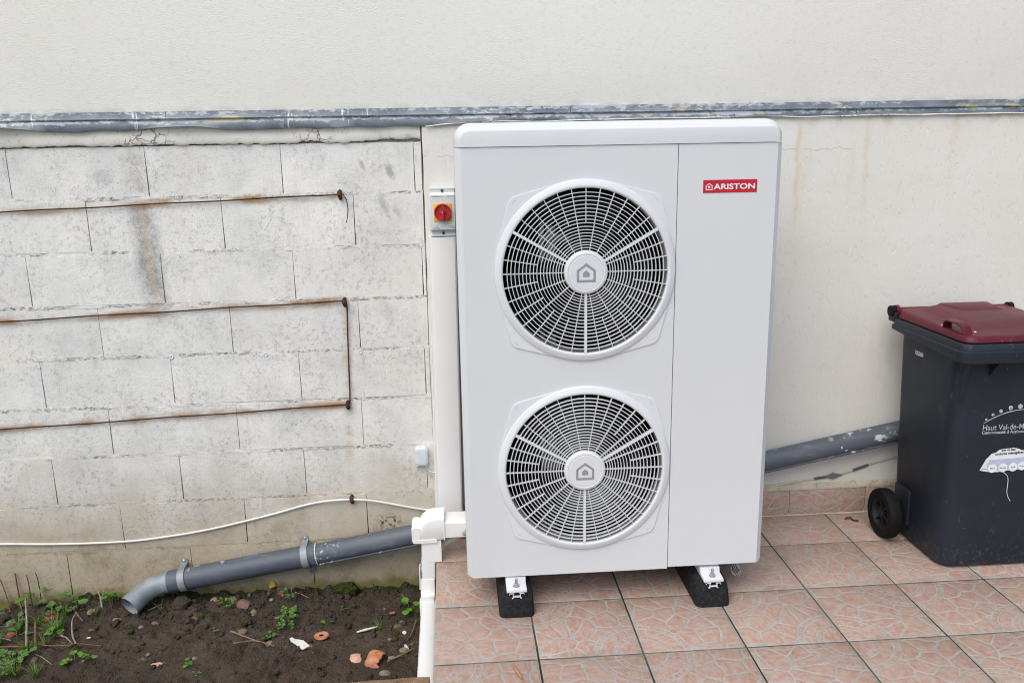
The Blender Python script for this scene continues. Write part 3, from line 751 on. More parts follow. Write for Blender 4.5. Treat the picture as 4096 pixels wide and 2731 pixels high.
def grille(fc):
    cx, cz = fc
    fg = bpy.data.objects.new('fan_grille', None); C.objects.link(fg); fg.parent = hp
    fg.matrix_parent_inverse = Matrix.Translation(hp.location).inverted(); fg.location = (cx, YF, cz); fg.empty_display_size = .05
    b = MB()
    b.loft([[(cx+p[0], YF, cz+p[1]) for p in corner], [(cx+p[0]*.998, YF-.0038, cz+p[1]*.998) for p in corner]], False, False)
    # flange face outside the bell mouth
    b.loft([[(cx+p[0]*.998, YF-.0038, cz+p[1]*.998) for p in corner], [(cx+.283*p[0]/math.hypot(*p), YF-.0045, cz+.283*p[1]/math.hypot(*p)) for p in corner]], False, False)
    b.build('flange', 'grille', fg, smooth=30)
    b = MB(); b.lathe([(.2915, -.003), (.2915, -.0060), (.2900, -.0078), (.2870, -.0088), (.2800, -.0118), (.2740, -.0138), (.2690, -.0138), (.2664, -.0120), (.2652, -.0080), (.2650, .004), (.2650, .045)], (cx, YF, cz), 'y', 96)
    b.build('bell_mouth', 'grille', fg, smooth=50)
    for r in RINGS:
        t = .00105
        MB().lathe([(r-t, -.0125), (r+t, -.0125), (r+t, -.0035), (r-t, -.0035)], (cx, YF, cz), 'y', 80, True).build('ring', 'grille', fg, smooth=40)
    for q in range(36):
        a = R(q*10); main = q in (3, 15, 27)
        r0 = .068 if (q % 2 == 0 or main) else RINGS[8]; r1 = .2665; w = .0038 if main else .00098
        c, s_ = math.cos(a), math.sin(a); y0, y1 = (YF-.0118, YF-.001) if not main else (YF-.0135, YF-.001)
        pts = [(r0, -w), (r1, -w*(1.15 if main else 1)), (r1, w*(1.15 if main else 1)), (r0, w)]
        MB().prism([(cx+u*c-v*s_, cz+u*s_+v*c) for u, v in pts], lambda x, z: (x, y1, z), lambda x, z: (x, y0, z)).build('spoke', 'grille', fg)
    b = MB(); b.lathe([(.0001, -.0200), (.0545, -.0200), (.0560, -.0188), (.0575, -.0188), (.0590, -.0205), (.0640, -.0200), (.0685, -.0172), (.0705, -.0125), (.0705, 0.0)], (cx, YF, cz), 'y', 64)
    b.build('hub_cap', 'grille', fg, smooth=30)
    b = MB(); house(b, cx, YF-.0206, cz-.001, .0305, .0076); b.build('house_emblem', 'logo', fg)
    for sx in (-1, 1):
        for s2 in (-1, 1):
            px, pz = cx+sx*.2185, cz+s2*.2190
            MB().lathe([(.0001, -.00415), (.0109, -.00415), (.0109, -.0036)], (px, YF, pz), 'y', 24).build('screw_cap', 'grille', fg, smooth=40)
            MB().lathe([(.0109, -.0040), (.0118, -.0040)], (px, YF, pz), 'y', 24).build('screw_recess', 'logo', fg)
    # fan behind the grille
    fn = bpy.data.objects.new('fan', None); C.objects.link(fn); fn.parent = hp
    fn.matrix_parent_inverse = Matrix.Translation(hp.location).inverted(); fn.location = (cx, YF+.1, cz); fn.empty_display_size = .05
    MB().lathe([(.0001, .03), (.055, .03), (.062, .04), (.062, .10)], (cx, YF, cz), 'y', 32).build('fan_hub', 'fan', fn, smooth=40)
    off = 38 if cz > .8 else 62
    for k3 in range(3):
        b = MB(); secs = []
        for i in range(9):
            u = i/8; row = []
            for jj in range(7):
                v = jj/6; r = .055+(.245-.055)*v
                a = R(off+120*k3+u*(62+18*v)+v*22); row.append((cx+r*math.cos(a), YF+.045+.075*u, cz+r*math.sin(a)))
            secs.append(row)
        b.loft(secs, False, False, closed=False); b.build('blade', 'fan', fn, smooth=60)
    mb = MB()
    for x0, x1 in ((1.928, 1.945), (1.951, 1.984)):
        mb.box(x0, x1, YF+.175, YF+.195, cz-.30, cz+.30)
    mb.box(1.935, 2.08, YF+.172, YF+.19, cz+.078, cz+.106); mb.box(1.935, 2.08, YF+.172, YF+.19, cz-.065, cz-.02)
    mb.build('motor_bracket', 'bracket', hp, bevel=.004)
    MB().lathe([(.0001, .11), (.06, .11), (.07, .12), (.07, .2)], (cx, YF, cz), 'y', 32).build('fan_motor', 'fan', hp, smooth=40)
grille(F1); grille(F2)

# badge
bd = MB().box(2.4325, 2.6065, YF-.0016, YF+.001, 1.4238, 1.4643).build('badge', 'red', hp, bevel=.0006, bseg=1)
b = MB(); house(b, 2.4515, YF-.0021, 1.4435, .0108, .0024)
b.build('house_emblem', 'wprint', bd)
text('lettering', 'ARISTON', 'wprint', bd, (2.4668, YF-.0018, 1.4350), (1, 0, 0), (0, 0, 1), .0236, .0005, 1.36)

# foot brackets with bolts, and the rubber blocks they stand on
for (cx, lab) in ((1.8165, 'black rubber mounting block under the left end of the heat pump'), (2.5035, 'black rubber mounting block under the right end of the heat pump')):
    rb = thing('rubber_foot', lab, 'mounting block', (cx, -.45, 0), 'rubber blocks under the heat pump')
    b = MB(); S_ = []
    for z, w, y0, y1, r in ((0.0005, .0605, -.7165, -.185, .022), (.018, .0605, -.7165, -.185, .022), (.028, .0602, -.714, -.187, .022), (.066, .0572, -.704, -.196, .022), (.084, .0525, -.694, -.204, .020), (.0915, .046, -.683, -.212, .016)):
        S_.append([(p[0], p[1], z) for p in rrect(cx-w, cx+w, y0, y1, r, 4)])
    b.loft(S_); b.build('rubber_block', 'rubber', rb, smooth=40)
    for s_ in (-1, 1):
        MB().prism([(-.64, .062), (-.58, .084), (-.30, .084), (-.30, .03), (-.56, .03)], lambda y, z: (cx+s_*.047, y, z), lambda y, z: (cx+s_*(.0615-.0135*(z-.03)/.054), y, z)).build('side_rib', 'rubber', rb, bevel=.003)
    rl = MB()
    X0 = cx
    for q in ((X0-.026, X0-.009, .0865, .0890), (X0+.009, X0+.026, .0865, .0890), (X0-.026, X0-.0245, .0815, .0890), (X0+.0245, X0+.026, .0815, .0890), (X0-.0135, X0-.0115, .0680, .0866), (X0+.0115, X0+.0135, .0680, .0866), (X0-.0115, X0+.0115, .0735, .0752), (X0-.017, X0-.0115, .0680, .0695), (X0+.0115, X0+.017, .0680, .0695)):
        rl.box(q[0], q[1], -.7085, -.23, q[2], q[3])
    rl.build('rail', 'pvc', rb)
    fb = MB(); w = .0345
    fb.loft([[(cx-w+t, y, z) for t in (0, 2*w)] + [(cx+w, y, z2), (cx-w, y, z2)] for y, z, z2 in ((-.7105, .0920, .0965), (-.7095, .0920, .1025), (-.664, .0920, .1055), (-.660, .0920, .1215), (-.62, .0920, .1235), (-.30, .0920, .1235))])
    f_ = fb.build('foot_bracket', 'white', hp, bevel=.003)
    MB().lathe([(.0001, .0015), (.0115, .0015), (.0115, .0035), (.0075, .0036)], (cx, -.688, .1025), 'z', 20).build('washer', 'galvnew', f_, smooth=40)
    MB().lathe([(.0001, .0035), (.0082, .0035), (.0088, .006), (.0085, .0115), (.0001, .012)], (cx, -.688, .1025), 'z', 6).build('nut', 'galvnew', f_)
    MB().lathe([(.0046, .01), (.0046, .0285), (.0038, .0300), (.0001, .0300)], (cx, -.688, .1025), 'z', 12).build('bolt', 'galvnew', f_, smooth=40)

# hose end showing under the right corner
b = MB(); pts = [(2.628, -.40, .075), (2.634, -.48, .060), (2.640, -.545, .040)]
hs = b.tube(pts, [.014, .014, .015], 12).build('drain_hose', 'tape', smooth=60)
tag(hs, 'short frayed braided hose end hanging under the right corner of the heat pump', 'hose')
b = MB()
for i in range(14):
    a = 2*math.pi*i/14; b.tube([(2.632+.0150*math.cos(a), -.46, .063+.0150*math.sin(a)), (2.639+.0158*math.cos(a), -.535, .044+.0158*math.sin(a)), (2.641+.017*math.cos(a)+random.uniform(-.003, .003), -.552+random.uniform(-.004, .004), .037+.016*math.sin(a))], [.0018, .0018, .0009], 4)
b.build('frayed_braid', 'pvc', hs)

# ================================================================== CABLE TRUNKING, SWITCH
vd = thing('wall_trunking', 'tall white plastic trunking running down the wall below the red switch', 'trunking', (1.60, -.05, .1))
prof = [(1.5455, -.0225), (1.5455, -.050), (1.5485, -.0545), (1.5495, -.070), (1.5535, -.0795), (1.5600, -.0830), (1.6440, -.0830), (1.6495, -.0795), (1.6510, -.0700), (1.6510, -.0225)]
b = MB(); b.loft([[(p[0]-.009*(1-(z-.1)/1.145), p[1], z) for p in prof] for z in (.105, .6, 1.244)])
b.build('cover', 'pvc', vd, smooth=30)
b = MB(); b.loft([[(p[0]-.009*(1-(z-.1)/1.145), p[1], z) for p in ((1.5420, -.0225), (1.5420, -.0440), (1.5448, -.0460), (1.5448, -.0225))] for z in (.105, .6, 1.243)])
b.build('base_rail', 'pvc', vd)

el = thing('duct_run', 'white plastic duct leaving the heat pump with an elbow turned down beside the tiles', 'trunking', (1.52, -.26, 0))
# horizontal length
prof = [(-.205, .0985), (-.285, .0985), (-.2895, .103), (-.2895, .160), (-.284, .1680), (-.275, .1715), (-.205, .1715)]
MB().loft([[(x, p[0], p[1]) for p in prof] for x in (1.563, 1.690)]).build('straight_duct', 'pvc', el, smooth=30)
# elbow: quarter turn extruded in y with a rounded front edge
def elbow_outline(d):
    o = [(1.5665-0*d, .0955+d*.3), (1.5665, .1900-d)]
    cx, cz, r = 1.5350, .121, .069-d
    for i in range(13):
        a = R(90+90*i/12); o.append((cx+r*math.cos(a), cz+r*math.sin(a)))
    o += [(1.466+d, .0955+d*.3)]
    return o
MB().loft([[(p[0], y, p[1]) for p in elbow_outline(d)] for d, y in ((0, -.20), (0, -.2830), (.002, -.2885), (.006, -.2925), (.012, -.2940))]).build('elbow_cover', 'pvc', el, smooth=40)
sk_ = [(p[0], p[1]) for p in rrect(1.4435, 1.5400, .0830, .1450, .015, 5)]
b = MB(); b.loft([[(p[0], -.2905, p[1]) for p in rrect(1.4440, 1.5400, .0850, .1010, .0075, 4)], [(p[0], -.2965, p[1]) for p in rrect(1.4450, 1.5390, .0860, .1000, .0065, 4)]])
b.loft([[(p[0], -.205, p[1]) for p in rrect(1.4400, 1.4760, .0840, .1560, .014, 5)], [(p[0], -.2905, p[1]) for p in rrect(1.4410, 1.4760, .0840, .1540, .014, 5)], [(p[0], -.2955, p[1]) for p in rrect(1.4440, 1.4740, .0870, .1500, .011, 5)]])
b.build('elbow_skirt', 'pvc', el, smooth=40)
MB().loft([[(1.5655, -.19, .0945), (1.5655, -.2945, .0945), (1.5655, -.2955, .190), (1.5655, -.19, .1915)], [(1.5690, -.19, .0945), (1.5690, -.2945, .0945), (1.5690, -.2955, .190), (1.5690, -.19, .1915)]]).build('elbow_lip', 'pvc', el)
# drop
prof = [(1.5535, -.235), (1.5535, -.2895), (1.4850, -.2895), (1.4785, -.2870), (1.4755, -.2800), (1.4745, -.235)]
MB().loft([[(p[0], p[1], z) for p in prof] for z in (.0015, .092)]).build('drop_duct', 'pvc', el, smooth=30)
prof2 = [(1.5255, -.235), (1.5255, -.2895), (1.4830, -.2895), (1.4765, -.2870), (1.4735, -.2800), (1.4725, -.235)]
MB().loft([[(p[0]-.004*(1-(z+.12)/.12), p[1], z) for p in prof2] for z in (-.13, .001)]).build('drop_duct', 'pvc', el, smooth=30)
# bent coupling and the length along the patio edge
def duct_sec(c, t, w, h):
    n = Vector((0, -t[1], t[0]))  # t=(dz,dy) -> outward normal
    return c
path = [(-.2925, -.074), (-.2945, -.110), (-.2990, -.128), (-.318, -.140), (-.350, -.135), (-.385, -.112), (-.43, -.100)]
secs = []
for i, (yy, zz) in enumerate(path):
    a = Vector((path[min(i+1, len(path)-1)][0]-path[max(i-1, 0)][0], path[min(i+1, len(path)-1)][1]-path[max(i-1, 0)][1])).normalized()
    nn = Vector((a[1], -a[0]))       # outward (up / towards the viewer)
    if nn[0] > 0 and i < 3: nn = -nn
    secs.append((yy, zz))
def strip(path, x0, x1, th, name, xo=0.0):
    b = MB(); S_ = []
    for yy, zz, ny_, nz_ in path:
        S_.append([(x0, yy, zz), (x1, yy, zz), (x1, yy+ny_*th, zz+nz_*th), (x0, yy+ny_*th, zz+nz_*th)])
    b.loft(S_); b.build(name, 'pvc', el, bevel=.0025)
strip([(-.2925, -.070, .9, 0), (-.2945, -.112, .9, -.1), (-.303, -.132, .8, -.5), (-.330, -.124, .5, -.9), (-.372, -.104, .2, -1), (-.415, -.094, 0, -1)], 1.4665, 1.5225, .062, 'bent_coupling')
MB().loft([[(1.464, -.2955, -.030), (1.4672, -.2955, -.030), (1.4672, -.235, -.030), (1.464, -.235, -.030)], [(1.4625, -.2965, -.11), (1.4672, -.2965, -.11), (1.4672, -.235, -.11), (1.4625, -.235, -.11)]]).build('coupling_tab', 'pvc', el)
prof = [(1.4725, -.165), (1.4725, -.108), (1.4765, -.1015), (1.4830, -.0985), (1.5200, -.0985), (1.5265, -.102), (1.5275, -.165)]
MB().loft([[(p[0]+(y+.4)*-.004, y, p[1]+.012*(-y-.4)) for p in prof] for y in (-.395, -.7, -.999)]).build('edge_duct', 'pvc', el, smooth=30)

# ribbed conduit
pts = [Vector((1.556+.10*t, -.240-.05*t*t, .052+.055*t+.02*t*t)) for t in [i/28 for i in range(29)]]
rs = [.0150 if i % 2 else .0132 for i in range(29)]
tag(MB().tube(pts, rs, 14).build('ribbed_conduit', 'conduit', smooth=60), 'pale grey ribbed conduit under the white duct beside the heat pump', 'conduit')

sw = thing('isolator_switch', 'pale grey isolator switch box with red dial on yellow plate', 'switch', (1.603, -.05, 1.245))
prof = [(-.0225, 1.2455), (-.0600, 1.2455), (-.0790, 1.2475), (-.0800, 1.2500), (-.0770, 1.2560), (-.0760, 1.2640), (-.0800, 1.2700), (-.0950, 1.2730), (-.0965, 1.2745), (-.0965, 1.4025), (-.0950, 1.4040), (-.0820, 1.4065), (-.0770, 1.4120), (-.0770, 1.4210), (-.0795, 1.4255), (-.0790, 1.4285), (-.0600, 1.4305), (-.0225, 1.4305)]
b = MB(); b.loft([[(x, -.0225+(p[0]+.0225)*s_, 1.338+(p[1]-1.338)*s2) for p in prof] for x, s_, s2 in ((1.5535, .80, .985), (1.5550, .93, .995), (1.5585, 1, 1), (1.6475, 1, 1), (1.6510, .93, .995), (1.6525, .80, .985))])
b.build('housing', 'switch', sw, smooth=28)
MB().box(1.5690, 1.6360, -.1000, -.0962, 1.3055, 1.3725).build('yellow_plate', 'yellow', sw, bevel=.0015)
dl = MB().lathe([(.0001, -.0050), (.0265, -.0050), (.0272, -.0120), (.0285, -.0140), (.0310, -.0140), (.0322, -.0120), (.0325, .0000)], (1.6030, -.1000, 1.3395), 'y', 48).build('dial', 'dial', sw, smooth=35)
b = MB(); b.prism([(-.0062, -.0305), (.0062, -.0305), (.0058, .0045), (0, .0125), (-.0058, .0045)], lambda x, z: (1.603+x, -.104, 1.3395+z), lambda x, z: (1.603+x*.85, -.1220, 1.3395+z*.96))
b.box(1.5925, 1.6135, -.1115, -.1045, 1.3338, 1.3452)
b.build('handle', 'dial', dl, bevel=.001)
MB().lathe([(.0001, -.0235), (.0022, -.0235), (.0026, -.0215)], (1.603, -.1, 1.3395), 'y', 16).build('handle_screw', 'galvnew', dl)
MB().box(1.5992, 1.6070, -.1054, -.1050, 1.3572, 1.3638).build('on_window', 'yellow', dl)
text('on_lettering', 'I ON', 'bprint', dl, (1.6031, -.1056, 1.3587), (1, 0, 0), (0, 0, 1), .0044, .0002, 1., 'CENTER')
for z in (1.4185, 1.2590):
    s_ = MB().lathe([(.0001, -.0035), (.0046, -.0035), (.0056, -.0020), (.0056, .0020)], (1.603, -.0770, z), 'y', 20).build('screw', 'screw', sw, smooth=40)
    MB().box(1.5997, 1.6063, -.0809, -.0804, z-.0007, z+.0007).box(1.6023, 1.6037, -.0811, -.0806, z-.0033, z+.0033).build('cross_slot', 'bprint', s_)
Yp = -.0968
text('lettering', 'CLIMA', 'gprint', sw, (1.5625, Yp, 1.3965), (1, 0, 0), (0, 0, 1), .0058, .00006, 1.1)
text('lettering', 'concept', 'gprint', sw, (1.5865, Yp, 1.3965), (1, 0, 0), (0, 0, 1), .0054, .00006, 1.05)
b = MB()
for q in range(3):
    a = R(60*q+30); c, s_ = math.cos(a)*.0034, math.sin(a)*.0034; n_ = Vector((-math.sin(a), 0, math.cos(a)))*.0005
    o_ = Vector((1.5830, Yp, 1.3982)); d_ = Vector((c, 0, s_))
    b.loft([[o_-d_-n_, o_+d_-n_, o_+d_+n_, o_-d_+n_], [v+Vector((0, .0003, 0)) for v in (o_-d_-n_, o_+d_-n_, o_+d_+n_, o_-d_+n_)]])
b.build('star_emblem', 'gprint', sw)
text('lettering', 'CE', 'gprint', sw, (1.6215, Yp, 1.3965), (1, 0, 0), (0, 0, 1), .0068, .0001)
text('lettering', 'IEC 60947', 'gprint', sw, (1.6325, Yp, 1.3970), (1, 0, 0), (0, 0, 1), .0036, .0001)
text('lettering', 'IP65', 'gprint', sw, (1.5770, Yp, 1.2855), (1, 0, 0), (0, 0, 1), .0050, .0001, .8)
text('lettering', 'UNIVERSEL', 'gprint', sw, (1.5662, Yp, 1.2773), (1, 0, 0), (0, 0, 1), .0082, .00012, .62)
text('lettering', '20A/25A/32A/40A', 'gprint', sw, (1.6245, Yp, 1.2845), (1, 0, 0), (0, 0, 1), .0044, .0001, .75)
text('lettering', '4p/3p/2p', 'gprint', sw, (1.6365, Yp, 1.2790), (1, 0, 0), (0, 0, 1), .0044, .0001, .75)

# sensor box
sb = thing('outdoor_sensor', 'small pale blue grey sensor box fixed to the block wall beside the trunking', 'sensor', (1.48, -.01, .29))
b = MB(); b.loft([[(p[0], y, p[1]) for p in rrect(1.4525+d, 1.5065-d, .2955+d, .3790-d, .016-d*.6, 6)] for d, y in ((0, .0), (0, -.0170), (.002, -.0225), (.006, -.0255), (.012, -.0265))])
b.build('case', 'sensor', sb, smooth=50)
MB().box(1.454, 1.5045, -.012, .0, .2895, .2950).build('back_plate', 'switch', sb, bevel=.002)
MB().tube([(1.497, -.008, .292), (1.502, -.010, .276), (1.515, -.014, .268), (1.545, -.030, .264)], .0022, 8).build('lead', 'sensor', sb, smooth=60)

# ================================================================== WIRES, HOOKS, CABLES
def wire(name, pts, r, m, label, cat, seg=6, group=None):
    o = MB().tube(pts, r, seg).build(name, m, smooth=60); return tag(o, label, cat, group)
def zrod(i, x): z0, x0, s_, x1 = ROD[i]; return z0+(x-x0)*s_
w1 = [(-1.4+2.6*i/40, -.0085-.0006*math.sin(i*1.7), zrod(0, -1.4+2.6*i/40)+.0012*math.sin(i*.9)) for i in range(41)]
w1 += [(1.212, -.017, 1.4095), (1.226, -.022, 1.4080), (1.238, -.022, 1.390), (1.2415, -.02, 1.352), (1.236, -.017, 1.318), (1.230, -.014, 1.300)]
wire('rusty_wire', w1, [.0027]*42+[.0022]*3+[.0016]*2, 'rust', 'topmost rusty wire on the block wall with a loose curled end', 'wire')
w2 = [(-1.4+2.6*i/40, -.0085-.0008*math.sin(i*1.3), zrod(1, -1.4+2.6*i/40)+.0014*math.sin(i*.8)) for i in range(41)]
w2 += [(1.212, -.016, .994), (1.2135, -.013, .97), (1.2085, -.010, .85), (1.2050, -.010, .72), (1.2030, -.010, .62), (1.2010, -.015, .580), (1.192, -.016, .5705)]
w2 += [(1.16-2.5*i/40, -.0085-.0008*math.sin(i*1.1), zrod(2, 1.16-2.5*i/40)+.0012*math.sin(i*.7)) for i in range(41)]
wire('rusty_wire', w2, .0030, 'rust', 'lower rusty wire on the block wall bent down into a second line', 'wire')
def hook(x, z, lab):
    h = thing('wire_hook', lab, 'hook', (x, 0, z), 'rusty eyelets on the block wall')
    MB().lathe([(.0001, -.020), (.0055, -.019), (.0068, -.0160), (.0068, .002)], (x, 0, z+.010), 'y', 14).build('stud', 'rust', h, smooth=50)
    MB().lathe([(.0001, -.022), (.0050, -.021), (.0062, -.0165), (.0062, .002)], (x+.001, 0, z-.011), 'y', 14).build('stud', 'rust', h, smooth=50)
    MB().tube([(x, -.004, z+.014), (x-.002, -.021, z+.010), (x, -.0275, z), (x+.002, -.021, z-.010), (x, -.004, z-.016)], [.0062, .0075, .0085, .0075, .0062], 10).build('band', 'rust', h, smooth=60)
hook(1.2135, 1.4080, 'rusty eyelet holding the topmost wire with the curled loose end')
hook(1.2050, .9910, 'rusty eyelet at the upper bend of the lower wire')
hook(1.1930, .5690, 'rusty eyelet at the lower bend of the lower wire')
hook(1.1840, .1600, 'rusty eyelet clipping the white cable to the wall')
for (x, z, lab) in ((.5155, .7905, 'white wall plug leftmost in the row, above a vertical joint'), (.8815, .7880, 'white wall plug second from left in the mortar row'), (1.2535, .7855, 'white wall plug just right of the hanging rusty wire'), (1.4450, .7850, 'white wall plug rightmost in the row near the trunking')):
    t = thing('wall_plug', lab, 'wall plug', (x, 0, z), 'white plugs in the block wall joint')
    MB().lathe([(.0036, .012), (.0040, -.0030), (.0062, -.0045), (.0078, -.0038), (.0082, .002)], (x, 0, z), 'y', 20).build('collar', 'plug', t, smooth=50)
    MB().lathe([(.0001, .004), (.0040, .004)], (x, 0, z), 'y', 16).build('bore', 'dark', t)
cab = [(-1.2, -.0075, .07), (-.8, -.0075, .049), (-.45, -.0075, .037), (-.252, -.0075, .0315), (0, -.0075, .0185), (.249, -.0075, .0165), (.42, -.0085, .030), (.58, -.0080, .051), (.733, -.0075, .0805), (.87, -.0075, .111), (.987, -.0085, .1410), (1.08, -.0150, .1580), (1.184, -.0170, .1610), (1.27, -.0150, .1500), (1.36, -.0100, .1270), (1.44, -.0080, .1060), (1.50, -.0075, .0930), (1.56, -.0290, .0850)]
def smooth_path(p, n=6):
    out = []
    P = [Vector(q) for q in p]
    for i in range(len(P)-1):
        a, b_, c, d = P[max(i-1, 0)], P[i], P[i+1], P[min(i+2, len(P)-1)]
        for k in range(n):
            t = k/n; out.append(.5*((2*b_)+(-a+c)*t+(2*a-5*b_+4*c-d)*t*t+(-a+3*b_-3*c+d)*t*t*t))
    return out+[P[-1]]
wire('wall_cable', smooth_path(cab), .0048, 'cable', 'white cable sagging across the foot of the block wall', 'cable', 8)
cb = [(2.70, -.0245, .112), (2.951, -.0265, .1395), (3.155, -.0275, .166), (3.235, -.0275, .1775), (3.305, -.0275, .193), (3.382, -.0275, .218), (3.509, -.0275, .251), (3.9, -.0275, .34)]
tc = thing('spliced_cable', 'thin cream cable with grey spliced sleeves below the pipe beside the bin', 'cable', (3.2, -.03, .17))
MB().tube(smooth_path(cb), .0036, 8).build('wire', 'oldcable', tc, smooth=60)
MB().tube([(3.150, -.0280, .1650), (3.205, -.0280, .1725)], .0056, 10).build('sleeve', 'sleeve', tc, smooth=60)
MB().tube([(3.318, -.0280, .1965), (3.385, -.0280, .2185)], .0056, 10).build('sleeve', 'sleeve', tc, smooth=60)
MB().loft([[(3.190, -.0325, .1735), (3.232, -.0330, .1615), (3.275, -.0325, .1800), (3.228, -.0330, .1910)], [(3.190, -.0312, .1735), (3.232, -.0316, .1615), (3.275, -.0312, .1800), (3.228, -.0316, .1910)]]).build('tape_flag', 'tape', tc)

# ------------------------------------------------------------------ drain pipe
dp = thing('drain_pipe', 'dark grey sloping drain pipe with galvanised spout running behind the heat pump', 'pipe', (1.4, -.08, 0))
def py(x): return -.0495 if x < 1.0 else -.0495-.0195*min(1, (x-1.0)/.5)
pp = [(x, py(x), z) for x, z in ((.4225, -.1524), (.70, -.1110), (.989, -.0671), (1.2, -.0300), (1.435, .0135), (2.2, .1450), (2.9285, .2736), (3.480, .3802), (4.6, .600), (7.6, 1.19))]
MB().tube(pp[:3]+[(1.012, py(1.01), -.0630)], .0455, 32, False).build('pipe', 'pipe', dp, smooth=60)
MB().tube([(1.006, py(1.006), -.0640)]+pp[3:], .0428, 32).build('pipe', 'pipe', dp, smooth=60)
MB().tube([(1.006, py(1.006), -.0640), (1.032, py(1.03), -.0595)], .0468, 32).build('socket', 'pipe', dp, smooth=60)
b = MB(); b.tube([(1.031, py(1.03)-.001, -.0597), (1.0345, py(1.03)-.001, -.0592)], .0474, 32); b.build('glue_bead', 'whitebit', dp, smooth=60)
MB().tube([(x, y-.0275, z-.0345) for x, y, z in ([(1.04, py(1.04), -.058)]+pp[3:])], .0060, 8).build('lower_ridge', 'pipe', dp, smooth=60)
d0 = Vector((-.989, 0, -.148)).normalized(); d1 = Vector((-.52, -.78, -.34)).normalized()
p = Vector((.462, py(0), -.1466)); ep = [p.copy()]; N = 12
for i in range(N):
    t = min(1, max(0, (i-1)/(N-3))); d = d0.lerp(d1, t*t*(3-2*t)).normalized(); p = p+d*.0186; ep.append(p.copy())
b = MB(); b.tube(ep, [.0425]*10+[.0432, .044, .0447], 32, False); b.tube([q+(-d*.0008) for q in ep[::-1]], [.0435, .0428, .042]+[.0408]*10, 32, False)
b.build('spout', 'galv', dp, smooth=60)
def clamp(x, zc, lab):
    t = thing('pipe_clamp', lab, 'pipe clamp', (x, -.03, zc), 'galvanised pipe clamps')
    ax = Vector((.989, 0, .150)); up = Vector((-.150, 0, .989)); fr = Vector((0, -1, 0))
    cc = Vector((x, py(x), zc))
    wl_ = py(x)+.0022
    pth = [(wl_, -.106), (wl_, -.060), (wl_+.010, -.0535), (-.012, -.0490)]+[(math.cos(R(a))*.0478, math.sin(R(a))*.0478) for a in range(-80, 81, 10)]+[(-.012, .0480), (wl_+.010, .0500), (wl_, .0530), (wl_, .0680)]
    secs = []
    for i, (f_, u_) in enumerate(pth):
        o_ = cc+fr*f_+up*u_
        nrm = fr if i in (0, 1, len(pth)-1, len(pth)-2) else (fr*f_+up*u_).normalized()
        secs.append([o_-ax*.014, o_+ax*.014, o_+ax*.014+nrm*.0024, o_-ax*.014+nrm*.0024])
    MB().loft(secs).build('strap', 'galv', t, bevel=.0006, bseg=1)
    for u_ in (-.0935, .0605):
        o_ = cc+fr*(wl_+.0024)+up*u_
        MB().lathe([(.0001, -.0040), (.0035, -.0038), (.0058, -.0015), (.0058, .001)], o_, 'y', 14).build('screw', 'galvnew', t, smooth=40)
clamp(.483, -.1434, 'galvanised pipe clamp beside the spout of the drain pipe')
clamp(.986, -.0675, 'galvanised pipe clamp at the pipe joint, nearer the white elbow')

# ================================================================== WHEELIE BIN
bn = thing('wheelie_bin', 'dark blue grey wheelie bin with maroon lid and a torn sticker', 'bin', (3.6, -.35, 0))
def bsec(z, x0, x1, y0, y1, r): return [(q[0], q[1], z) for q in rrect(x0, x1, y0, y1, r, 6)]
b = MB()
b.loft([bsec(.006, 3.430, 3.776, -.503, -.215, .045), bsec(.0, 3.424, 3.782, -.511, -.21, .045), bsec(.012, 3.408, 3.798, -.529, -.195, .052), bsec(.035, 3.405, 3.801, -.532, -.190, .055),
        bsec(.21, 3.400, 3.806, -.536, -.178, .055), bsec(.215, 3.399, 3.807, -.536, -.150, .055), bsec(.83, 3.384, 3.826, -.556, -.135, .050), bsec(.86, 3.383, 3.827, -.557, -.134, .050)])
b.build('body', 'bin', bn, smooth=35)
# rim: deeper at the front
ro = rrect(3.352, 3.858, -.618, -.105, .040, 7); ri = rrect(3.388, 3.822, -.56, -.14, .045, 7)
def zlow(y):
    t = min(1, max(0, (-.33-y)/.15)); return .842-.021*t*t*(3-2*t)-.003*(1 if y < -.5 else 0)
def off(pts, d): return rrect(3.352+d, 3.858-d, -.618+d, -.105-d, .040-d*.5, 7)
b = MB(); b.loft([[(q[0], q[1], zlow(q[1])+.002) for q in ri], [(q[0], q[1], zlow(q[1])) for q in off(ro, .004)], [(q[0], q[1], zlow(q[1])+.004) for q in ro],
   [(q[0], q[1], .858) for q in ro], [(q[0], q[1], .862) for q in off(ro, .006)], [(q[0], q[1], .880) for q in off(ro, .008)], [(q[0], q[1], .8865) for q in off(ro, .014)], [(q[0], q[1], .8865) for q in off(ro, .05)]], False, True)
b.build('rim', 'bin', bn, smooth=40)
for x in (3.405, 3.50, 3.70, 3.80):
    hgt = .150 if x < 3.45 else .055
    MB().prism([(-.605, .815), (-.553, .815), (-.553+.0012, .815-hgt), (-.5545-.004, .815-hgt)] if hgt < .1 else [(-.600, .815), (-.552, .815), (-.5445, .815-hgt), (-.556, .815-hgt), (-.562, .815-hgt*.52), (-.585, .81)], lambda y, z: (x-.004, y, z), lambda y, z: (x+.004, y, z)).build('rim_gusset', 'bin', bn, bevel=.001, bseg=1)
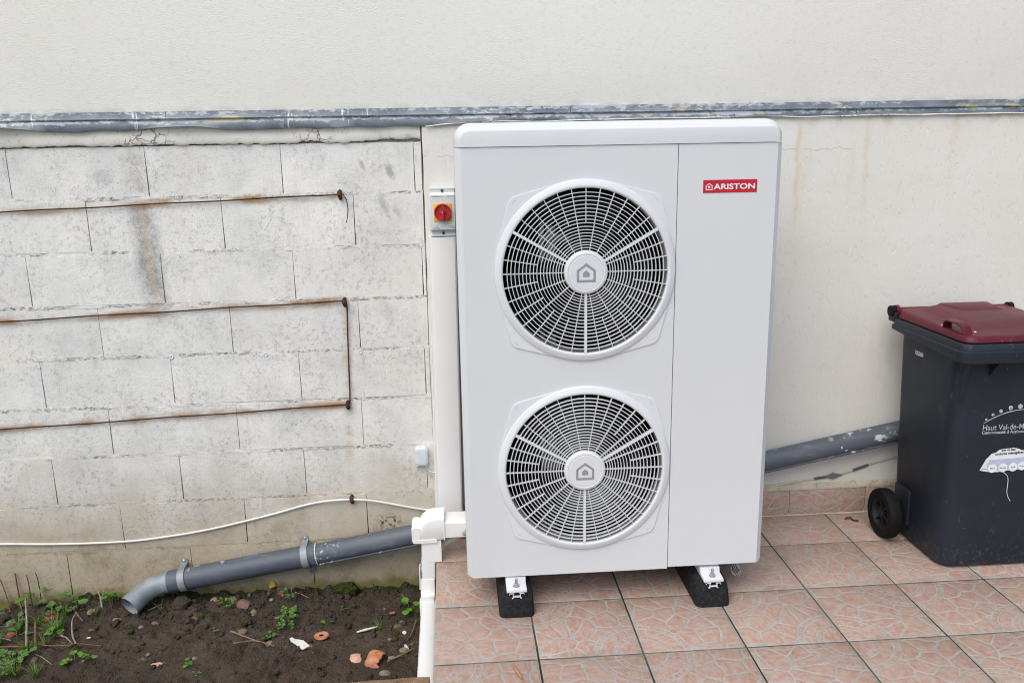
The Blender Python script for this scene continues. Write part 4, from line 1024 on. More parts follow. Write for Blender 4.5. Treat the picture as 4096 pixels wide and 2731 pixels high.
# lid
b = MB()
def ls(z0, l, r_, f, bk, rad, zf=0.0):
    pts = rrect(3.366+l, 3.844-r_, -.606+f, -.128-bk, rad, 7)
    return [(q[0], q[1], z0+zf*(q[1]+.367)) for q in pts]
b.loft([ls(.889, .004, .004, .004, .0, .038), ls(.892, 0, 0, 0, 0, .040), ls(.908, .002, .002, .002, 0, .040, .01), ls(.9165, .010, .010, .010, .002, .036, .02), ls(.9185, .022, .022, .020, .006, .03, .02),
        ls(.9205, .070, .070, .085, .018, .03, .02), ls(.9240, .082, .082, .100, .022, .03, .015), ls(.9340, .112, .112, .150, .034, .035, .02), ls(.9375, .130, .130, .175, .042, .035, .025), ls(.9390, .19, .19, .25, .08, .02, .025)])
ld = b.build('lid', 'maroon', bn, smooth=45)
b = MB(); b.loft([[(3.52, -.32, .930), (3.72, -.32, .930), (3.75, -.145, .925), (3.49, -.145, .925)], [(3.545, -.27, .949), (3.695, -.27, .949), (3.715, -.165, .949), (3.525, -.165, .949)]])
b.build('raised_panel', 'maroon', ld, bevel=.008, bseg=3)
# loop handle on the left edge of the lid
pth = [(3.376, -.440, .905), (3.372, -.452, .934), (3.371, -.468, .9415), (3.371, -.535, .9415), (3.373, -.553, .934), (3.378, -.565, .905)]
b = MB(); b.loft([[(x, y, z), (x+.034, y, z+.002), (x+.034, y+dy, z+dz+.002), (x, y+dy, z+dz)] for (x, y, z), (dy, dz) in zip(pth, ((.006, 0), (.004, .004), (0, .006), (0, .006), (-.004, .004), (-.006, 0)))])
b.build('lid_handle', 'maroon', ld, bevel=.0015)
# hinge
hg = MB().tube([(3.372, -.112, .9100), (3.838, -.112, .9100)], .0145, 16).build('hinge_bar', 'maroon', bn, smooth=50)
MB().tube([(3.352, -.112, .9100), (3.373, -.112, .9100)], .0215, 24).build('hinge_cap', 'tyre', hg, smooth=40)
MB().tube([(3.372, -.112, .9100), (3.385, -.112, .9100)], .0235, 24).build('hinge_ring', 'maroon', hg, smooth=40)
MB().tube([(3.838, -.112, .9100), (3.858, -.112, .9100)], .0215, 24).build('hinge_cap', 'tyre', hg, smooth=40)
MB().tube([(3.39, -.090, .905), (3.82, -.090, .905)], .0100, 12).build('handle_bar', 'bin', bn, smooth=50)
for x in (3.37, 3.60, 3.83): MB().prism([(-.135, .868), (-.09, .868), (-.082, .905), (-.112, .925), (-.135, .905)], lambda y, z: (x-.010, y, z), lambda y, z: (x+.010, y, z)).build('hinge_lug', 'bin', bn, bevel=.003)
for x, y in ((3.385, -.425), (3.433, -.545)):
    MB().lathe([(.0001, .0024), (.004, .0016), (.0046, 0)], (x, y, .9165), 'z', 12).build('white_spot', 'wprint', ld)
# wheels
for xw, s_ in ((3.308, 1), (3.902, -1)):
    wc = Vector((xw, -.240, .1005))
    ty = MB().lathe([(.062, .004), (.070, 0), (.0935, .0005), (.0985, .005), (.1005, .014), (.1005, .038), (.0985, .046), (.092, .050), (.062, .050)], wc, 'x', 48, False)
    if s_ < 0: ty.v = [(2*wc.x-v[0], v[1], v[2]) for v in ty.v]
    wh = bpy.data.objects.new('wheel', None); C.objects.link(wh); wh.parent = bn; wh.matrix_parent_inverse = Matrix.Translation(bn.location).inverted(); wh.location = wc; wh.empty_display_size = .05
    ty.build('tyre', 'tyre', wh, smooth=40)
    h = MB(); h.lathe([(.0001, .006), (.016, .006), (.019, .009), (.020, .022), (.050, .026), (.057, .010), (.0625, .004)], wc, 'x', 32)
    for q in range(6):
        a = R(60*q+12); c, sn = math.cos(a), math.sin(a); n_ = (-sn*.003, c*.003)
        h.loft([[(wc.x+xx, wc.y+r*c+k*n_[0], wc.z+r*sn+k*n_[1]) for r, k in ((.018, -1), (.058, -1), (.058, 1), (.018, 1))] for xx in (.024, .010)])
    if s_ < 0: h.v = [(2*wc.x-v[0], v[1], v[2]) for v in h.v]
    h.build('rim', 'wheel', wh, smooth=35)
MB().tube([(3.36, -.25, .1005), (3.85, -.25, .1005)], .011, 12).build('axle', 'wheel', bn, smooth=40)
for x in (3.405, 3.795): MB().box(x-.012, x+.012, -.30, -.19, .07, .215).build('axle_bracket', 'bin', bn, bevel=.006)
# prints on the front face
FU = Vector((0, -.0322, 1)).normalized()
def fpt(cx, cy, lift=.0012):
    x = 3.520+(cx-1075+.116*(cy-225))*.00047; z = .5535-(cy-225)*.00047
    return Vector((x-.022, -.536-.0322*(z-.21)-lift, z))
def flat(name, pts, m, parent, th=.0004, lift=.0012):
    P = [fpt(a, b_, lift) for a, b_ in pts]
    return MB().loft([P, [q+Vector((0, th, 0)) for q in P]]).build(name, m, parent)
text('lettering', 'Haut Val-de-Marne', 'silver', bn, fpt(1075, 228), (1, 0, 0), FU, .0300, .0001, .885)
text('lettering', 'Communauté d Agglomération', 'silver', bn, fpt(1071, 259), (1, 0, 0), FU, .0168, .0003, .96)
ap = [fpt(1085+i*26, 165-102*(1-((i-13)/13)**2)+6, .0015) for i in range(27)]
MB().tube(ap, [.0006+.0012*min(1, (13-abs(i-13))/4) for i in range(27)], 6).build('arc_emblem', 'silver', bn, smooth=60)
for cx, cy, r in ((1107, 140, .0045), (1160, 104, .0055), (1223, 77, .0068), (1300, 54, .0082), (1377, 44, .0088), (1455, 46, .0088), (1530, 58, .0080)):
    o_ = fpt(cx, cy, .0008); MB().lathe([(.0001, -.0012), (r*.6, -.0011), (r, -.0004), (r, .0004)], o_, 'y', 18).build('ball_emblem', 'silver', bn, smooth=60)
st = flat('sticker', [(1060, 560), (1085, 515), (1110, 470), (1130, 452), (1155, 425), (1192, 415), (1215, 396), (1245, 388), (1300, 385), (1335, 381), (1375, 392), (1400, 405), (1430, 405), (1447, 396), (1500, 408), (1545, 430), (1560, 480), (1552, 540), (1500, 552), (1440, 560), (1400, 563), (1340, 566), (1270, 570), (1205, 579), (1150, 577), (1105, 570)], 'paper', bn)
flat('lilac_band', [(1125, 500), (1135, 476), (1300, 470), (1550, 455), (1548, 536), (1400, 552), (1270, 562), (1150, 568), (1118, 560)], 'lilac', st, .0003, .0017)
flat('fold', [(1060, 560), (1110, 470), (1137, 488), (1120, 505), (1100, 520)], 'paper', st, .0008, .0030)
for cx, cy, wd in ((1095, 548, 'Lundi'), (1163, 546, 'Mardi'), (1248, 544, 'Mercredi'), (1330, 542, 'Jeudi'), (1405, 535, 'Vendredi'), (1480, 528, 'Samedi')):
    o_ = fpt(cx, cy, .0021); rr = .0168 if cx != 1095 else .0085
    MB().lathe([(.0001, -.0003), (rr, -.0003), (rr, .0001)], o_, 'y', 24).build('day_disc', 'paper', st)
    text('lettering', wd, 'bprint', st, fpt(cx, cy+5, .0026), (1, 0, 0), FU, .0082 if len(wd) < 8 else .0066, .0001, .95, 'CENTER', .0001)
text('lettering', 'ordures ménagères', 'bprint', st, fpt(1183, 438, .0017), (1, 0, .04), FU, .0140, .0004, .98, 'LEFT', .0001)
text('lettering', 'ans ce bac', 'bprint', st, fpt(1235, 406, .0017), (1, 0, .04), FU, .0130, .0004, .98, 'LEFT', .0001)
thr = [fpt(1245, 578, .003), fpt(1268, 595, .004), fpt(1285, 620, .004), fpt(1291, 655, .003), fpt(1288, 700, .003), fpt(1284, 750, .003), fpt(1295, 795, .003), fpt(1313, 830, .003)]
MB().tube(smooth_path(thr), .0011, 6).build('loose_thread', 'pvc', st)
text('lettering', '1252650', 'wprint', bn, (3.3850, -.262, .7700), (0, -1, 0), (-.026, 0, 1), .0225, .0001, .74)

bn.location = (3.619, -.362, 0)        # pushed a little right and forward

# ================================================================== ON THE SOIL
def rock(name, x, y, rx, ry, rz, m, label, cat, seed, rot=0., sink=.35, group=None, ang=.28, lift=0.):
    rx *= .8; ry *= .8; rz *= .8; sink += .06
    rs = np.random.RandomState(seed); bm = bmesh.new(); bmesh.ops.create_icosphere(bm, subdivisions=2, radius=1)
    pl = [(Vector(rs.randn(3)).normalized(), rs.uniform(.62, .95)) for _ in range(7)]
    z0 = sz(x, y)
    for v in bm.verts:
        d = v.co.normalized(); r = 1.
        for n_, h in pl:
            q = d.dot(n_)
            if q > 1e-3: r = min(r, h/q)
        r *= 1+ang*.25*rs.randn()*.4
        v.co = Vector((d.x*r*rx, d.y*r*ry, d.z*r*rz))
    bmesh.ops.rotate(bm, verts=bm.verts, cent=(0, 0, 0), matrix=Matrix.Rotation(rot, 3, 'Z'))
    me = bpy.data.meshes.new(name); bm.to_mesh(me); bm.free()
    me.shade_smooth(); me.set_sharp_from_angle(angle=R(28))
    o = link(name, me, m); o.location = (x, y, z0+rz*(1-2*sink)+lift)
    return tag(o, label, cat, group)
def twig(pts, r, m, label, name='twig', up=None, group=None):
    P = []
    for i, q in enumerate(pts):
        if len(q) == 3: P.append(q)
        else: P.append((q[0], q[1], sz(*q)+r*1.1+.010))
    P = smooth_path(P, 4)
    rs = [r*(1-.45*i/(len(P)-1))*(1+.12*math.sin(i*2.1)) for i in range(len(P))]
    o = MB().tube(P, rs, 7).build(name, m, smooth=60)
    return tag(o, label, 'twig', group)
# leaves
def leaf_mesh(name, m, w=.5, fold=.12, round_=True):
    b = MB(); n = 6
    L = [];
    for i in range(n+1):
        t = i/n; hw = w*.5*math.sin(math.pi*min(1, (t*.94+.03)))**(.65 if round_ else 1.1)
        L.append([(-hw, t, fold*hw+.05*math.sin(t*3)), (0, t, .04*math.sin(t*3)), (hw, t, fold*hw+.05*math.sin(t*3))])
    b.loft(L, False, False, closed=False)
    me = bpy.data.meshes.new(name); me.from_pydata(b.v, [], b.f); me.shade_smooth(); me.materials.append(M[m]); return me
LM = {k: leaf_mesh('leaf', k, .95) for k in ('leaf', 'leafblue', 'leafbright', 'leafdark')}
LB = {k: leaf_mesh('leaf', k, .42, .25, False) for k in ('leaf', 'leafbright', 'leafdark')}
def place_leaf(par, me, base, az, el, s):
    o = bpy.data.objects.new('leaf', me); C.objects.link(o); o.parent = par
    o.location = base; o.rotation_euler = (el, random.uniform(-.35, .35), az-math.pi/2); o.scale = (s, s, s)
def plant(x, y, rad, n, kind, label, name='weed', lsize=.012, h=.03, broad=False, group=None, stretch=(1, 1)):
    z0 = sz(x, y); t = thing(name, label, 'plant', (x, y, z0), group)
    b = MB(); me = (LB if broad else LM)[kind]
    ns = max(3, n//5)
    for s_ in range(ns):
        a = 2*math.pi*s_/ns+random.uniform(-.4, .4); rr = rad*random.uniform(.55, 1.05)
        tip = Vector((rr*math.cos(a)*stretch[0], rr*math.sin(a)*stretch[1], h*random.uniform(.5, 1.2)))
        mid = tip*.5+Vector((0, 0, h*.5))
        pts = [Vector((0, 0, -.004)), mid*.6+Vector((0, 0, .004)), mid, tip*.8+Vector((0, 0, h*.2)), tip]
        b.tube([p_ + Vector((x, y, z0)) for p_ in pts], [.0011, .001, .0009, .0008, .0006], 4)
        k = max(1, n//ns)
        for q in range(k):
            f = 1-.62*q/max(1, k); i0 = min(3, int(f*4)); p_ = pts[i0].lerp(pts[i0+1], f*4-i0)
            side = 0 if q == 0 else (1 if q % 2 else -1)
            place_leaf(t, me, p_, a+side*1.25+random.uniform(-.3, .3), random.uniform(-.15, .5), lsize*random.uniform(.75, 1.2)*(1 if q else 1.15))
    b.build('stems', 'stem', t, smooth=60)
    return t
def tuft(x, y, rad, n, label, h=.06, group='grass tufts in the soil bed', m='grass'):
    z0 = sz(x, y); b = MB(); n = int(n*1.6)
    for i in range(n):
        a = random.uniform(0, 2*math.pi); r0 = rad*.25*random.random(); L = h*random.uniform(.5, 1.15); ben = random.uniform(.25, 1.1)
        bx, by = x+r0*math.cos(a), y+r0*math.sin(a); w = random.uniform(.0009, .0018); dx, dy = math.cos(a), math.sin(a)
        S_ = []
        for k in range(5):
            t = k/4; th = ben*t; hx = L*t*math.sin(th); hz = L*t*math.cos(th*.9); ww = w*(1-t*.92)
            S_.append([(bx+dx*hx-dy*ww, by+dy*hx+dx*ww, z0-.003+hz), (bx+dx*hx+dy*ww, by+dy*hx-dx*ww, z0-.003+hz+.0006)])
        b.loft(S_, False, False, closed=False)
    return tag(b.build('grass_tuft', m, smooth=60), label, 'grass', group)
def moss(x, y, rx, ry, rz, label, seed):
    rx *= .72; ry *= .72; rz *= .62
    rs = np.random.RandomState(seed); bm = bmesh.new(); bmesh.ops.create_icosphere(bm, subdivisions=4, radius=1)
    for v in bm.verts:
        d = v.co.normalized(); q = vnoise(np.array([d.x*3+seed+9, d.x*9+seed+9]), np.array([d.y*3+d.z*2+9, d.y*9+d.z*5+9]))
        r = .72+.45*q[0]+.28*q[1]+.10*rs.rand(); v.co = Vector((d.x*rx*r, d.y*ry*r, d.z*rz*r))
    me = bpy.data.meshes.new('moss_clump'); bm.to_mesh(me); bm.free(); me.shade_smooth()
    o = link('moss_clump', me, 'moss'); o.location = (x, y, sz(x, y)+rz*.15); return tag(o, label, 'moss', 'moss clumps on the soil')

# loose clods and grit (nobody could count these)
def scatter(name, n, smin, smax, m, ylo=-.98, sub=1, flat=.75, seed=3, bias=None):
    rs = np.random.RandomState(seed); bm = bmesh.new(); bmesh.ops.create_icosphere(bm, subdivisions=sub, radius=1)
    bv = np.array([v.co[:] for v in bm.verts]); bf = [[v.index for v in f.verts] for f in bm.faces]; bm.free()
    V = []; F = []; k = 0
    while k < n:
        x = rs.uniform(-1.25, 1.46); y = rs.uniform(ylo, -.004)
        if bias and rs.rand() > bias(x, y): continue
        s_ = smin*(smax/smin)**(rs.rand()**1.8)
        a = rs.rand()*6.28; v = bv*(1+(.28 if sub < 2 else .42)*np.clip(rs.randn(len(bv), 1), -1.6, 1.2)*.5)*np.array([1, rs.uniform(.6, 1), flat*rs.uniform(.7, 1)])*s_
        v = np.stack([v[:, 0]*np.cos(a)-v[:, 1]*np.sin(a), v[:, 0]*np.sin(a)+v[:, 1]*np.cos(a), v[:, 2]], 1)+[x, y, sz(x, y)+s_*.12]
        o = len(V)*len(bv); V.append(v); F += [[i+o for i in f] for f in bf]; k += 1
    me = bpy.data.meshes.new(name); me.from_pydata(np.concatenate(V).tolist(), [], F)
    if sub > 1: me.shade_smooth()
    return tag(link(name, me, m), kind='stuff')
near = lambda x, y: (.25+.75*min(1, max(0, (y+.42)/.3)))
scatter('soil_clods', 2000, .0035, .017, 'clod', sub=2, bias=near, seed=5)
scatter('soil_crumbs', 5000, .0016, .0045, 'soil', sub=1, seed=6)
scatter('pale_grit', 520, .0008, .0028, 'palestone', sub=1, seed=8)

ST = 'stone'
rock('stone', .673, -.046, .030, .024, .020, 'palestone', 'pale stone against the wall right of the spout, left of the brown slab', ST, 1)
rock('stone', .729, -.108, .038, .052, .016, 'tanstone', 'flat reddish brown stone, the largest stone on the soil', ST, 2, .4, .25)
rock('stone', .778, -.168, .022, .045, .020, 'mossstone', 'mossy yellowish stone just in front of the large brown stone', ST, 3, .2)
rock('stone', .813, -.026, .020, .017, .014, 'tanstone', 'brown pebble left of the yellow leaf by the wall', ST, 4)
rock('stone', .859, -.012, .019, .012, .012, 'tanstone', 'rounded tan pebble touching the wall right of the yellow leaf', ST, 5)
rock('stone', .867, -.038, .018, .018, .014, 'tanstone', 'tan pebble above the red shard by the wall', ST, 6)
rock('stone', .731, -.020, .011, .014, .012, 'palestone', 'small grey upright pebble between the pale and brown stones', ST, 7)
rock('stone', .837, -.082, .015, .011, .010, 'palestone', 'small pale pebble behind the leafy cress plant', ST, 8)
rock('brick_shard', .880, -.054, .012, .016, .009, 'brick', 'small red shard by the wall above the cress', 'shard', 9)
rock('stone', .778, -.333, .022, .018, .016, 'tanstone', 'brown lump beside the forked dry twig', ST, 10)
rock('stone', .883, -.382, .034, .026, .012, 'ochre', 'flat ochre stone right of the long dry twig', ST, 11, .5)
rock('stone', 1.039, -.413, .030, .020, .009, 'ochre', 'flat yellowish stone touching the white tile fragment', ST, 12, -.3)
rock('stone', .242, -.165, .026, .014, .013, 'ochre', 'cream oval stone below the spout opening', ST, 13)
rock('stone', .358, -.228, .015, .013, .010, 'palestone', 'pale pebble between dark hollow and clods', ST, 14)
rock('stone', .407, -.209, .022, .014, .012, 'tanstone', 'brown pebble right of the pale one in the hollow', ST, 15)
rock('stone', .555, -.201, .021, .018, .015, 'tanstone', 'pinkish round stone on open soil below the pipe', ST, 16)
rock('clay_lump', .501, -.477, .034, .018, .010, 'terrain', 'flat orange clay lump alone on bare soil', 'shard', 17)
rock('stone', .445, -.411, .011, .011, .009, 'ochre', 'larger of two yellow pebbles side by side on bare soil', ST, 18)
rock('stone', .432, -.430, .009, .009, .008, 'ochre', 'smaller of two yellow pebbles side by side on bare soil', ST, 19)
rock('stone', .636, -.473, .012, .010, .009, 'palestone', 'pale pebble beside a dark blue chip', ST, 20)
rock('stone', .616, -.470, .011, .009, .008, 'darkstone', 'dark blue chip beside a pale pebble', ST, 21)
rock('stone', .597, -.062, .020, .017, .016, 'palestone', 'pale rounded stone by the wall left of the green sprouts', ST, 22)
rock('brick_shard', .612, -.070, .014, .008, .007, 'brick', 'red shard beside the pale stone by the wall', 'shard', 23)
rock('soil_lump', .475, -.087, .062, .050, .042, 'clod', 'big brown lump of earth under the drain pipe', 'soil lump', 24, 0, .3)
rock('soil_lump', .335, -.205, .075, .045, .030, 'soil', 'dark flat lump of earth below the spout', 'soil lump', 25, 0, .3)
rock('brick_shard', -.137, -.233, .030, .020, .013, 'brick', 'triangular red brick shard near the left edge', 'shard', 26, .5, .25)
rock('brick_shard', -.040, -.115, .032, .048, .012, 'brick', 'long red brick piece half hidden in grass', 'shard', 27, -.6, .25)
rock('stone', -.183, -.142, .026, .020, .017, 'palestone', 'pale buff stone in grass at far left', ST, 28)
rock('stone', .116, -.100, .022, .024, .015, 'palestone', 'squarish pale stone left of the forked stick', ST, 29)
rock('stone', .040, -.424, .018, .024, .016, 'tanstone', 'tan oval stone below the thorny mess of twigs', ST, 30)
rock('stone', .062, -.250, .015, .015, .012, 'palestone', 'pale pebble between grass tuft and bent twig', ST, 31)
rock('brick_shard', .169, -.225, .020, .008, .006, 'brick', 'thin red sliver on soil right of the bent stick', 'shard', 32)
rock('white_chip', .178, -.283, .012, .006, .004, 'whitebit', 'tiny white chip on soil right of the bent stick', 'chip', 33, .2, .2)
rock('stone', .289, -.433, .020, .024, .018, 'darkstone', 'dark knobbly lump with an orange spot', ST, 34)
rock('stone', .061, -.476, .012, .014, .011, 'darkstone', 'small dark pebble below the tan oval stone', ST, 35)
rock('stone', 1.368, -.139, .015, .015, .015, 'darkstone', 'dark grey round pebble by the right hand seedling', ST, 36)
rock('stone', 1.368, -.298, .024, .018, .014, 'tanstone', 'tan stone left of the white duct, above a white chip', ST, 37)
rock('white_chip', 1.399, -.346, .011, .015, .007, 'whitebit', 'curved white chip on soil near the white duct', 'chip', 38, .3, .2)
rock('white_chip', 1.413, -.466, .011, .026, .011, 'whitebit', 'ridged white shell near the greenish stone', 'shell', 39, .3, .2)
rock('stone', 1.360, -.522, .018, .013, .010, 'palestone', 'pale pebble above the thick dry twig', ST, 40)
rock('stone', 1.187, -.290, .011, .009, .008, 'palestone', 'pale pebble above the white stick', ST, 41)
rock('stone', 1.308, -.153, .009, .009, .007, 'palestone', 'pale pebble above the copper stub', ST, 42)
rock('stone', 1.385, -.264, .013, .010, .009, 'palestone', 'pale pebble above the tan stone near the duct', ST, 43)
rock('stone', 1.345, -.395, .011, .010, .008, 'palestone', 'pale pebble at the top of the thin dark twig', ST, 44)
rock('stone', 1.404, -.489, .024, .024, .018, 'mossstone', 'greenish mossy stone left of the white shell', ST, 45)
rock('brick_shard', 1.432, -.431, .009, .013, .007, 'brick', 'red shard near the white duct', 'shard', 46)
rock('stone', 1.345, -.619, .030, .018, .016, 'palestone', 'grey stone at the foot of the brown edging', ST, 47)
rock('blue_chip', 1.452, -.493, .005, .007, .004, simple('blue_plastic', (.03, .09, .30), .4), 'tiny blue plastic chip beside the white duct', 'chip', 48)
# litter
def slab(name, pts, m, label, cat, th=.003, tilt=.0, curve=0.):
    cx = sum(p[0] for p in pts)/len(pts); cy = sum(p[1] for p in pts)/len(pts); z = sz(cx, cy)+.010
    f = lambda x, y: z+tilt*(y-cy)+curve*(x-cx)**2
    b = MB(); b.loft([[(x, y, f(x, y)) for x, y in pts], [(x, y, f(x, y)+th) for x, y in pts]])
    return tag(b.build(name, m, bevel=.0008, bseg=1), label, cat)
wt = slab('tile_fragment', [(.966, -.388), (.975, -.383), (.985, -.392), (1.022, -.404), (1.050, -.438), (1.026, -.456), (.996, -.424), (.974, -.404)], 'whitebit', 'broken white tile fragment with rough left edge', 'fragment', .005, .10)
z_ = sz(1.081, -.353)+.012
tag(MB().lathe([(.009, .000), (.010, .0025), (.024, .0035), (.0285, .001), (.029, -.001), (.027, -.004), (.010, -.003)], (1.081, -.353, z_), 'z', 24, True).build('clay_ring', 'terra', smooth=50), 'orange clay ring lying on the soil', 'shard')
def shard(name, cx, cy, rad, arc0, arc1, wid, label, m='terra', rot=0., tilt=0.5, seed=1):
    rs = np.random.RandomState(seed); b = MB(); S_ = []
    n = 11; mm = 7
    o0 = [.5+.5*rs.rand()*.5 for _ in range(n)]; o1 = [.75+.35*rs.rand() for _ in range(n)]
    for th in (0, 1):
        for i in range(n):
            u = i/(n-1); row = []
            for j in range(mm):
                v = j/(mm-1); a = arc0+(arc1-arc0)*u
                h = -wid*.5*o0[i]+v*wid*.5*(o0[i]+o1[i]); r = rad*(1-.25*(h/wid)**2*2)-(.005 if th else 0)
                row.append((h, r*math.sin(a), r*math.cos(a)))
            S_.append(row)
    me_v = [p for row in S_ for p in row]; F_ = []
    def id_(t, i, j): return t*n*mm+i*mm+j
    for i in range(n-1):
        for j in range(mm-1):
            F_.append((id_(0, i, j), id_(0, i, j+1), id_(0, i+1, j+1), id_(0, i+1, j)))
            F_.append((id_(1, i, j), id_(1, i+1, j), id_(1, i+1, j+1), id_(1, i, j+1)))
    for i in range(n-1):
        for j in (0, mm-1): F_.append((id_(0, i, j), id_(0, i+1, j), id_(1, i+1, j), id_(1, i, j)))
    for j in range(mm-1):
        for i in (0, n-1): F_.append((id_(0, i, j), id_(0, i, j+1), id_(1, i, j+1), id_(1, i, j)))
    mt = Matrix.Rotation(rot, 4, 'Z') @ Matrix.Rotation(tilt, 4, 'X')
    vs = [mt @ Vector(q) for q in me_v]; zm = min(v.z for v in vs); z0 = sz(cx, cy)
    b.add([(v.x+cx, v.y+cy, v.z-zm+z0-.004) for v in vs], F_)
    return tag(b.build(name, m, smooth=40), label, 'shard')
shard('pot_shard', 1.223, -.502, .048, -.55, .55, .050, 'smaller pale terracotta pot shard left of the big one', 'terrain', .2, .15, 3)
shard('pot_shard', 1.302, -.534, .046, -1.0, 1.0, .066, 'larger bright orange terracotta pot shard near the edging', 'terra', -.45, .35, 9)
tag(MB().tube([(1.331, -.205, sz(1.337, -.203)+.010), (1.352, -.200, sz(1.337, -.203)+.011)], .0075, 14).build('copper_stub', 'copper', smooth=50), 'short copper pipe stub lying on the soil', 'pipe stub')
twig([(1.104, -.366), (1.150, -.358), (1.198, -.351)], .0026, 'twigdark', 'straight dark rod right of the orange clay ring', 'rod')
slab('plastic_strip', [(1.213, -.352), (1.240, -.335), (1.292, -.319), (1.293, -.324), (1.250, -.345), (1.222, -.354)], 'whitebit', 'long thin white strip beside the small grass tuft', 'strip', .004)
# twigs
twig([(.735, -.335), (.824, -.376), (.919, -.436)], .0042, 'twig', 'long dry brown twig lying left of the white tile fragment')
twig([(.764, -.419), (.825, -.411), (.871, -.426)], .0026, 'twig', 'thin dry twig just below the long brown one')
twig([(1.443, -.284), (1.428, -.371), (1.413, -.421)], .0030, 'twig', 'bent dry twig along the white duct')
twig([(1.404, -.414), (1.373, -.496)], .0028, 'twigdark', 'short dark twig left of the white shell')
twig([(1.402, -.058), (1.420, -.110), (1.445, -.184)], .0036, 'twigdark', 'dark twig leaning in the corner by the duct')
twig([(1.373, -.083), (1.403, -.132)], .0022, 'twig', 'thin pale twig above the right hand seedling')
twig([(1.349, -.562), (1.400, -.528), (1.443, -.490)], .0044, 'twig', 'thick dry twig right of the big pot shard')
twig([(1.337, -.513), (1.335, -.450), (1.332, -.394)], .0022, 'twigdark', 'thin dark twig behind the big pot shard')
twig([(.958, -.079), (.995, -.116)], .0026, 'twig', 'short pale twig right of the leafy cress')
twig([(1.101, -.607), (1.120, -.574), (1.139, -.550)], .0038, 'twigdark', 'dark twig half buried by the brown edging')
twig([(1.419, -.472), (1.443, -.434)], .0022, 'twig', 'short twig leaning over the white shell')
twig([(.807, -.127), (.820, -.076), (.836, -.039)], .0044, 'twigdark', 'dark root by the yellow leaf')
twig([(-.200, -.020, -.255), (-.203, -.016, -.20), (-.208, -.010, -.10)], .0046, 'twigred', 'upright brown stick leaning on the wall at left')
twig([(-.030, -.334, -.245), (-.052, -.28, -.22), (-.075, -.22, -.19), (-.100, -.165, -.155), (-.160, -.05, -.190)], .0052, 'twiggrey', 'long pale stick leaning from soil to the wall')
twig([(-.003, -.320, -.250), (-.020, -.280, -.225), (-.040, -.225, -.195)], .0056, 'twigred', 'reddish leaning stick with a pale broken tip')
twig([(.149, -.327), (.118, -.280, -.235), (.090, -.210, -.215), (.080, -.145, -.215)], .0038, 'twiggrey', 'curved stick right of the grass tufts')
twig([(.039, -.085), (.075, -.130), (.114, -.176)], .0040, 'twig', 'short pale stick crossing behind the curved one')
twig([(.152, -.085, -.255), (.140, -.055, -.215), (.122, -.030, -.190)], .0048, 'twiggrey', 'forked pale stick standing by the wall')
twig([(.141, -.058, -.216), (.148, -.045, -.195), (.150, -.040, -.180)], .0040, 'twiggrey', 'short prong beside the forked pale stick')
twig([(-.150, -.030, -.25), (-.156, -.018, -.20), (-.158, -.014, -.15), (-.162, -.012, -.11)], .0026, 'twigdark', 'thin dark stalk against the wall, second from left')
twig([(-.112, -.030, -.25), (-.117, -.016, -.19), (-.120, -.013, -.13), (-.126, -.012, -.10)], .0026, 'twigdark', 'thin dark stalk against the wall, rightmost of three')
twig([(-.235, -.040, -.26), (-.250, -.020, -.20), (-.268, -.014, -.12)], .0030, 'twigred', 'thin brown stalk at the left edge of the photo')
twig([(-.118, -.345), (-.081, -.338), (-.025, -.350)], .0046, 'twigred', 'reddish twig lying flat at lower left')
twig([(.009, -.321), (.055, -.354), (.145, -.386), (.179, -.374), (.267, -.383)], .0030, 'twigred', 'long thin reddish twig trailing right over bare soil')
twig([(-.200, -.255), (-.163, -.264), (-.108, -.287)], .0034, 'twiggrey', 'pale twig entering from the left edge')
twig([(.050, -.251), (.091, -.297), (.104, -.302), (.144, -.341)], .0034, 'twiggrey', 'kinked pale twig below the grass tuft')
twig([(-.069, -.430), (-.026, -.482), (.028, -.529)], .0046, 'twigred', 'brown stick slanting at the lower left corner')
twig([(.037, -.403), (.068, -.421), (.125, -.471)], .0022, 'twiggrey', 'thin wavy root on bare soil at lower left')
twig([(.017, -.223), (0, -.18, -.21), (-.010, -.150, -.185)], .0026, 'twigred', 'thin upright brown twig within the grass tuft')
twig([(-.047, -.216), (-.116, -.095)], .0018, 'twigdark', 'thin dark twig between the pale stone and grass')
# leaves lying about
def dead(name, pts, m, label, cat='leaf'):
    cx = sum(p[0] for p in pts)/len(pts); cy = sum(p[1] for p in pts)/len(pts)
    b = MB(); b.loft([[(p[0], p[1], p[2]) for p in pts], [(p[0], p[1], p[2]+.0009) for p in pts]]); return tag(b.build(name, m), label, cat)
zz = sz(.826, -.012)
dead('yellow_leaf', [(.815, -.012, zz+.012), (.833, -.010, zz+.014), (.842, -.014, zz+.024), (.835, -.010, zz+.040), (.823, -.006, zz+.044), (.815, -.010, zz+.030)], 'yleaf', 'yellow dead leaf standing against the wall')
zz = sz(.374, -.116)+.008
dead('fallen_leaf', [(.350, -.128, zz), (.365, -.130, zz+.004), (.395, -.108, zz+.010), (.398, -.100, zz+.008), (.375, -.104, zz+.002)], 'ochre', 'dull yellow leaf lying under the drain pipe')
lp = [(1.783+.005*math.sin(t*2.2)+.018*t*t, -.990-.075*t, .003+.004*math.sin(t*3)) for t in [i/10 for i in range(11)]]
tag(MB().tube(lp, [.0018+.0034*math.sin(math.pi*min(1, i/10*.9+.08)) for i in range(11)], 8).build('dry_pod', 'dryleaf', smooth=60), 'curled orange dry pod lying on the front tiles', 'leaf')
